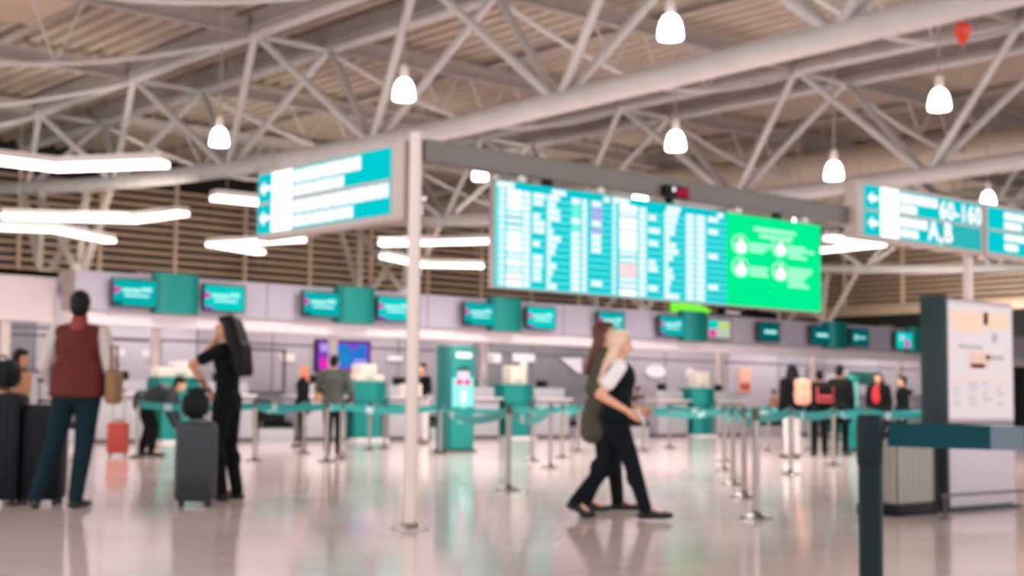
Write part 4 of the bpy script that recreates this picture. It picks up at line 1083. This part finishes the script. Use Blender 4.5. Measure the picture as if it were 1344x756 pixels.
    bm = bmesh.new(); ellip(bm, (0, 0.091, 1.580), (0.022, 0.008, 0.007), HT, 10); sc(bm)
    me = bpy.data.meshes.new('lips'); bm.to_mesh(me); bm.free(); me.materials.append(MATS['lip']); o = bpy.data.objects.new('lips', me); COL.objects.link(o); o.parent = body
    # trousers
    bm = bmesh.new(); legsm(bm, 0.016); ellip(bm, (0, -0.008, 0.945), (0.168 * G + 0.012, 0.122 * G + 0.012, 0.13), T)
    ellip(bm, (0, 0, 1.02), (0.148 * G + 0.006, 0.110 * G + 0.006, 0.08), T)
    sc(bm); blend(bm, 'trousers', pants, t, vox * 1.2 * S, 3)
    # shoes
    for s in (-1, 1):
        hip, kn, an, toe = leg(s); bm = bmesh.new()
        f = (toe - an); f.z = 0 if abs(toe.z - 0.035) < 0.02 else f.z
        f.normalize(); heel = an - f * 0.045 + V((0, 0, -0.052 if abs(an.z - 0.09) < 0.03 else -0.03))
        capsule(bm, heel, 0.040, toe, 0.032); capsule(bm, an + V((0, 0, -0.02)), 0.048, toe - f * 0.05, 0.036); capsule(bm, toe - f * 0.05, 0.040, toe + f * 0.03, 0.030)
        for v in bm.verts:
            if v.co.z < 0.004: v.co.z = 0.004
        sc(bm); blend(bm, 'shoe', shoes, t, vox * S, 2, 0.5)
    # top
    if top:
        bm = bmesh.new(); torso(bm, 0.010); sleeves(bm, 0.012, top[1]); sc(bm); blend(bm, 'shirt', top[0], t, vox * 1.2 * S, 3)
    if vest:
        bm = bmesh.new(); torso(bm, 0.034, 0, False); vest_shoulders(bm) if vshoulder else None; [capsule(bm, tp(q * 0.085 * G, 0, 1.12), 0.118 * G, tp(q * 0.095 * G, -0.005, 0.80), 0.135 * G) for q in (-1, 1)]; sc(bm); blend(bm, 'vest', vest, t, vox * 1.2 * S, 3, 0.35, vhem * S)
    if coat:
        m, hem = coat
        bm = bmesh.new(); torso(bm, 0.034); sleeves(bm, 0.026, 'long')
        if hem < 0.85:
            for s in (-1, 1):
                for yy in (-0.05, 0.06): capsule(bm, tp(s * 0.09, yy, 0.95), 0.115 * G, V((s * 0.11, yy * 1.4 - 0.02, hem + 0.11)), 0.11 * G)
        sc(bm); blend(bm, 'coat', m, t, vox * 1.3 * S, 3)
    if front:
        bm = bmesh.new(); ellip(bm, (0, 0.125, 1.26), (0.09 * G, 0.045, 0.19), T); ellip(bm, (0, 0.10, 1.42), (0.07, 0.05, 0.06), T); sc(bm); blend(bm, 'jumper_front', front, t, vox * S, 2)
    if collar:
        bm = bmesh.new(); capsule(bm, tp(0, -0.02, 1.43), 0.085, HT @ V((0, -0.01, 1.53)), 0.066); sc(bm); blend(bm, 'collar', collar, t, vox * S, 2)
    # hair
    bm = bmesh.new()
    ellip(bm, (0, -0.022, 1.672), (0.085, 0.094, 0.096), HT); ellip(bm, (0, -0.045, 1.625), (0.079, 0.066, 0.085), HT)
    ellip(bm, (0, 0.035, 1.725), (0.066, 0.055, 0.036), HT)
    if hairstyle in ('long', 'verylong', 'shoulder'):
        zl = {'long': 1.28, 'verylong': 1.24, 'shoulder': 1.44}[hairstyle]
        if hairstyle == 'verylong':
            for s in (-1, 0, 1):
                capsule(bm, HT @ V((s * 0.06, -0.05, 1.67)), 0.075, HT @ V((s * 0.085, -0.10, 1.42)), 0.085); capsule(bm, HT @ V((s * 0.085, -0.10, 1.42)), 0.085, tp(s * 0.09, -0.17, 1.22), 0.05)
        for s in (-1, -0.4, 0.4, 1):
            capsule(bm, HT @ V((s * 0.062, -0.045 + 0.02 * abs(s), 1.64)), 0.045, HT @ V((s * 0.075, -0.085 - (0.05 if hairstyle == 'verylong' else 0.0) * (1 - abs(s) * 0.4), 1.45)), 0.048)
            if zl < 1.4: capsule(bm, HT @ V((s * 0.075, -0.085 - (0.05 if hairstyle == 'verylong' else 0.0), 1.45)), 0.05, tp(s * 0.085, -0.15 - (0.02 if hairstyle == 'verylong' else 0), zl), 0.03)
        if hairstyle == 'shoulder':
            for s in (-1, 1): capsule(bm, HT @ V((s * 0.075, 0.005, 1.66)), 0.03, HT @ V((s * 0.085, 0.02, 1.46)), 0.04)
    if hairstyle == 'bun': ellip(bm, (0, -0.10, 1.73), (0.05, 0.05, 0.05), HT)
    if hairstyle == 'tall': ellip(bm, (0, -0.01, 1.73), (0.082, 0.09, 0.06), HT)
    sc(bm); blend(bm, 'hair', hair, t, vox * S, 2, 0.5)
    return t

rh = heading(RDIR); lh = heading(-RDIR); vh = heading(VDIR); ch = heading(-VDIR)
# man in the red vest (seen from behind, legs apart, bag on his right hip)
pm = person('man in maroon vest and dark trousers seen from behind, standing legs apart by navy suitcases', (5.24, 11.94), vh, 1.89, 1.04,
       arms={'L': ((-0.265, -0.04, 1.14), (-0.22, 0.12, 0.96)), 'R': ((0.26, -0.02, 1.14), (0.22, 0.16, 1.0))},
       legs={'L': ((-0.19, 0.03, 0.49), (-0.30, -0.01, 0.09), (-0.36, 0.15, 0.035)), 'R': ((0.06, 0.02, 0.5), (0.02, -0.02, 0.09), (0.06, 0.16, 0.035))},
       head=(0.15, 0), top=('shirt_grey', 'long'), vest='maroon', collar='maroon_light', hair='hair_black', hairstyle='short', vox=0.008)
t = thing('shoulder_bag', 'brown shoulder bag on the right hip of the man in the vest', 'bag', (5.24 + 0.27 * RDIR.x + 0.02, 11.94 + 0.27 * RDIR.y, 0.92), vh)
mb = MB(); mb.box((0.03, 0.0, 0.14), (0.11, 0.26, 0.30), 'tan_bag', 0.04); mb.build('body', t)
mb = MB(); mb.path([(0.03, 0.10, 0.28), (0.03, 0.06, 0.5), (0.02, -0.06, 0.5), (0.03, -0.10, 0.28)], 0.014, 'tan_bag', 8); mb.build('strap', t)
# long-haired woman
person('woman with very long black hair, black clothes, hand raised, beside grey suitcase', (6.84, 12.16), heading(-RDIR + VDIR * 0.35), 1.76, 0.95,
       arms={'L': ((-0.22, 0.26, 1.28), (-0.10, 0.13, 1.02)), 'R': ((0.13, 0.34, 1.36), (0.08, 0.17, 1.56))},
       legs={'L': ((-0.08, 0.05, 0.5), (-0.09, -0.02, 0.09), (-0.10, 0.15, 0.035)), 'R': ((0.08, 0.0, 0.5), (0.09, -0.08, 0.09), (0.11, 0.10, 0.035))},
       head=(0.1, 0.1), skin='skin_tan', top=('cloth_black', 'short'), pants='cloth_black', hair='hair_black', hairstyle='verylong', vox=0.008)
# child behind the suitcases
person('child with dark hair and tan top standing behind the navy suitcases', (5.78, 14.66), heading(RDIR - VDIR * 0.3), 1.46, 0.95, head=(0, 0.25), skin='skin_tan', top=('cloth_tan', 'short'), pants='cloth_navy', hair='hair_black', hairstyle='shoulder', vox=0.01)
# walking women
person('blond woman in white shirt and dark waistcoat walking right with a white phone', (8.44, 8.5), rh, 1.60, 1.10, lean=0.05,
       arms={'R': ((0.25, -0.16, 1.13), (0.24, 0.10, 0.98)), 'L': ((-0.25, 0.02, 1.12), (-0.20, 0.22, 1.02))},
       legs={'R': ((0.09, 0.14, 0.52), (0.09, 0.27, 0.10), (0.10, 0.46, 0.05)), 'L': ((-0.08, -0.06, 0.50), (-0.09, -0.36, 0.15), (-0.09, -0.22, 0.04))}, pel=0.92,
       head=(0, 0.08), skin='skin', top=('shirt_white', 'short'), vest='cloth_navy', vshoulder=False, pants='cloth_navy', hair='hair_blond', hairstyle='long', vox=0.008)
t = thing('phone', 'white phone in the hand of the blond walking woman', 'phone', V((8.44, 8.5, 0)) + RDIR * 0.19 - VDIR * 0.24 + V((0, 0, 0.86)), rh)
mb = MB(); mb.box((0, 0, 0), (0.075, 0.012, 0.15), 'paper', 0.006, Matrix.Rotation(0.5, 3, 'X')); mb.build('case', t)
mb = MB(); mb.box((0, 0.008, 0), (0.065, 0.003, 0.13), 'grey_print', 0, Matrix.Rotation(0.5, 3, 'X')); mb.build('glass', t)
person('brown-haired woman in long olive coat walking right behind the blond woman', (8.93, 9.17), rh, 1.69, 1.0, lean=0.03,
       legs={'R': ((0.08, 0.02, 0.5), (0.09, -0.14, 0.11), (0.09, 0.03, 0.035)), 'L': ((-0.09, 0.12, 0.51), (-0.09, 0.16, 0.09), (-0.10, 0.34, 0.035))},
       arms={'R': ((0.25, -0.1, 1.13), (0.24, 0.02, 0.90)), 'L': ((-0.25, 0.0, 1.13), (-0.24, 0.16, 0.95))},
       head=(0, 0.0), top=('cloth_grey', 'long'), coat=('coat_olive', 0.62), pants='cloth_black', hair='hair_brown', hairstyle='long', vox=0.008)
# people at the counters
person('person in shiny dark jacket bending over beside the small red suitcase', (10.86, 22.1), rh, 1.78, 1.45, lean=1.2, pel=0.88,
       arms={'L': ((-0.22, 0.5, 0.72), (-0.15, 0.55, 0.48)), 'R': ((0.22, 0.48, 0.72), (0.16, 0.58, 0.48))},
       legs={'L': ((-0.12, 0.08, 0.47), (-0.12, -0.04, 0.09), (-0.13, 0.13, 0.035)), 'R': ((0.12, 0.2, 0.47), (0.12, 0.18, 0.09), (0.13, 0.36, 0.035))},
       top=('cloth_black', 'long'), coat=('jacket_teal', 0.9), pants='cloth_black', hair='hair_black')
person('man in olive jacket and dark trousers seen from behind at the counter', (13.86, 20.91), heading(VDIR + RDIR * 0.2), 1.74, 1.12,
       arms={'L': ((-0.32, 0.05, 1.17), (-0.22, 0.26, 1.06)), 'R': ((0.30, 0.0, 1.15), (0.26, 0.18, 0.98))}, top=('cloth_grey', 'long'), coat=('jacket_olive', 0.86), pants='cloth_black', hair='hair_black')
person('ginger-haired person in black with red scarf left of the man in olive', (16.0, 25.3), lh, 1.66, 1.0, top=('cloth_black', 'long'), coat=('cloth_black', 0.7), collar='cloth_red', pants='cloth_black', hair='hair_ginger', hairstyle='shoulder')
t = thing('shoulder_bag', 'tan bag hanging behind the ginger-haired person', 'bag', (16.25, 25.0, 0.95), 0)
mb = MB(); mb.box((0, 0, 0.15), (0.30, 0.14, 0.36), 'cloth_tan', 0.05); mb.build('body', t)
mb = MB(); mb.path([(-0.08, 0, 0.32), (-0.05, 0, 0.5), (0.05, 0, 0.5), (0.08, 0, 0.32)], 0.012, 'tan_bag', 8); mb.build('strap', t)
person('staff member in black top and pale trousers left of the teal kiosk, holding a carton', (19.6, 26.0), heading(-VDIR - RDIR * 0.6), 1.80, 1.0,
       arms={'L': ((-0.26, 0.06, 1.15), (-0.15, 0.30, 1.15)), 'R': ((0.26, 0.06, 1.15), (0.15, 0.30, 1.15))}, top=('cloth_black', 'long'), pants='cloth_light', hair='hair_black', hairstyle='bun')
td = (-VDIR - RDIR * 0.6).normalized()
t = thing('carton', 'cream carton held by the staff member left of the kiosk', 'box', V((19.6, 26.0, 1.06)) + td * 0.42, heading(td))
mb = MB(); mb.box((0, 0, 0.14), (0.42, 0.26, 0.28), 'cream', 0.01); mb.build('body', t)
mb = MB(); mb.b2((-0.21, -0.02, 0.279), (0.21, 0.02, 0.283), 'orange_print'); mb.build('tape', t)
# seated staff behind the desks
def seated(lab, x, hair, topm, ly=29.9):
    s = thing('stool', 'grey stool under the ' + lab.replace('staff member', 'clerk'), 'stool', (x, ly, 0), 0)
    mb = MB(); mb.lathe([(0.20, 0.50), (0.22, 0.52), (0.22, 0.56), (0.18, 0.58)], (0, 0, 0), 'cloth_grey', 20); mb.build('seat', s)
    mb = MB(); mb.tube((0, 0, 0.08), (0, 0, 0.5), 0.03, 'steel_dark', 10); mb.build('stem', s)
    mb = MB(); mb.lathe([(0.24, 0), (0.24, 0.03), (0.05, 0.09)], (0, 0, 0), 'steel_dark', 20); mb.build('foot', s)
    person(lab, (x, ly), PI, 1.68, 1.0, pel=0.70, lean=0.12,
           legs={'L': ((-0.12, 0.40, 0.60), (-0.12, 0.38, 0.12), (-0.13, 0.55, 0.05)), 'R': ((0.12, 0.40, 0.60), (0.12, 0.38, 0.12), (0.13, 0.55, 0.05))},
           arms={'L': ((-0.26, 0.12, 0.95), (-0.16, 0.34, 1.0)), 'R': ((0.26, 0.12, 0.95), (0.16, 0.34, 1.0))}, top=(topm, 'long'), pants='cloth_black', hair=hair, hairstyle='bun')
seated('seated staff member in peach behind the fourth teal divider', 33.4, 'hair_black', 'cloth_peach', 30.1)
seated('seated staff member in black between the walking women and the fourth divider', 30.7, 'hair_black', 'cloth_black', 30.0)
seated('seated staff member in cream left of the walking women', 26.2, 'hair_brown', 'cream', 30.1)
seated('seated staff member in white with ginger hair, far left counter', 17.2 - 1.1, 'hair_ginger', 'shirt_white', 30.1)
seated('seated staff member right of the colourful screen column', 37.2, 'hair_black', 'cloth_tan', 30.1)
# right-hand queue
person('person in black with a peach backpack, back turned, in the right queue', (20.86, 16.45), heading(VDIR - RDIR * 0.5), 1.70, 1.0, top=('cloth_black', 'long'), coat=('cloth_black', 0.9), pants='cloth_light', hair='hair_black', hairstyle='shoulder')
bd = (VDIR - RDIR * 0.5).normalized(); br = V((bd.y, -bd.x, 0))
t = thing('backpack', 'peach backpack worn by the person in black in the right queue', 'bag', V((20.86, 16.45, 1.0)) - bd * 0.24 + br * 0.06, heading(bd))
mb = MB(); mb.box((0, 0, 0.2), (0.32, 0.16, 0.46), 'peach_bag', 0.07); mb.box((0, -0.09, 0.12), (0.22, 0.06, 0.2), 'peach_bag', 0.03); mb.build('body', t)
mb = MB()
for s in (-1, 1): mb.path([(s * 0.1, 0.07, 0.06), (s * 0.13, 0.14, 0.2), (s * 0.1, 0.12, 0.42), (s * 0.09, 0.05, 0.44)], 0.015, 'tan_bag', 6)
mb.build('straps', t)
person('person in black wearing a coral-trimmed bag, beside the slim teal pillar', (22.0, 16.7), vh, 1.62, 1.0, top=('cloth_black', 'long'), coat=('cloth_black', 0.85), pants='cloth_black', hair='hair_black')
t = thing('backpack', 'black backpack with coral trim on the person in the right queue', 'bag', V((22.0, 16.7, 1.0)) - VDIR * 0.22 + RDIR * 0.05, vh)
mb = MB(); mb.box((0, 0, 0.17), (0.34, 0.14, 0.36), 'cloth_black', 0.06); mb.build('body', t)
mb = MB(); mb.path([(-0.15, -0.075, 0.3), (-0.15, -0.075, 0.03), (0.15, -0.075, 0.03), (0.15, -0.075, 0.3)], 0.022, 'coral', 8); mb.box((0, -0.08, 0.12), (0.28, 0.02, 0.05), 'coral', 0.01); mb.build('trim', t)
person('taller person in black between the coral-trimmed bag and the teal pillar', (22.85, 16.85), heading(VDIR + RDIR * 0.6), 1.72, 1.05, top=('cloth_black', 'long'), coat=('cloth_black', 0.6), pants='cloth_black', hair='hair_black', hairstyle='tall')
person('person with dark hood-like hair and red top under a black coat, right queue', (24.25, 16.95), heading(-RDIR * 0.6 - VDIR * 0.8), 1.62, 1.05, top=('cloth_black', 'long'), coat=('cloth_black', 0.86), pants='cloth_black', hair='hair_black', hairstyle='long', front='cloth_red')
person('person in dark grey behind the belts, just left of the map stand', (25.6, 17.3), heading(-RDIR), 1.58, 1.05, top=('cloth_grey', 'long'), coat=('cloth_navy', 0.8), pants='cloth_black', hair='hair_black')

# ------------------------------------------------------------------ light
w = bpy.data.worlds.new('world'); scn.world = w; w.use_nodes = True
bg = w.node_tree.nodes['Background']; bg.inputs['Color'].default_value = (1.0, 0.99, 0.985, 1); bg.inputs['Strength'].default_value = 1.6
vs = scn.view_settings
scn.display_settings.display_device = 'sRGB'
vs.view_transform = 'Standard'; vs.look = 'None'; vs.gamma = 1.0; vs.exposure = 0.18; vs.use_curve_mapping = False
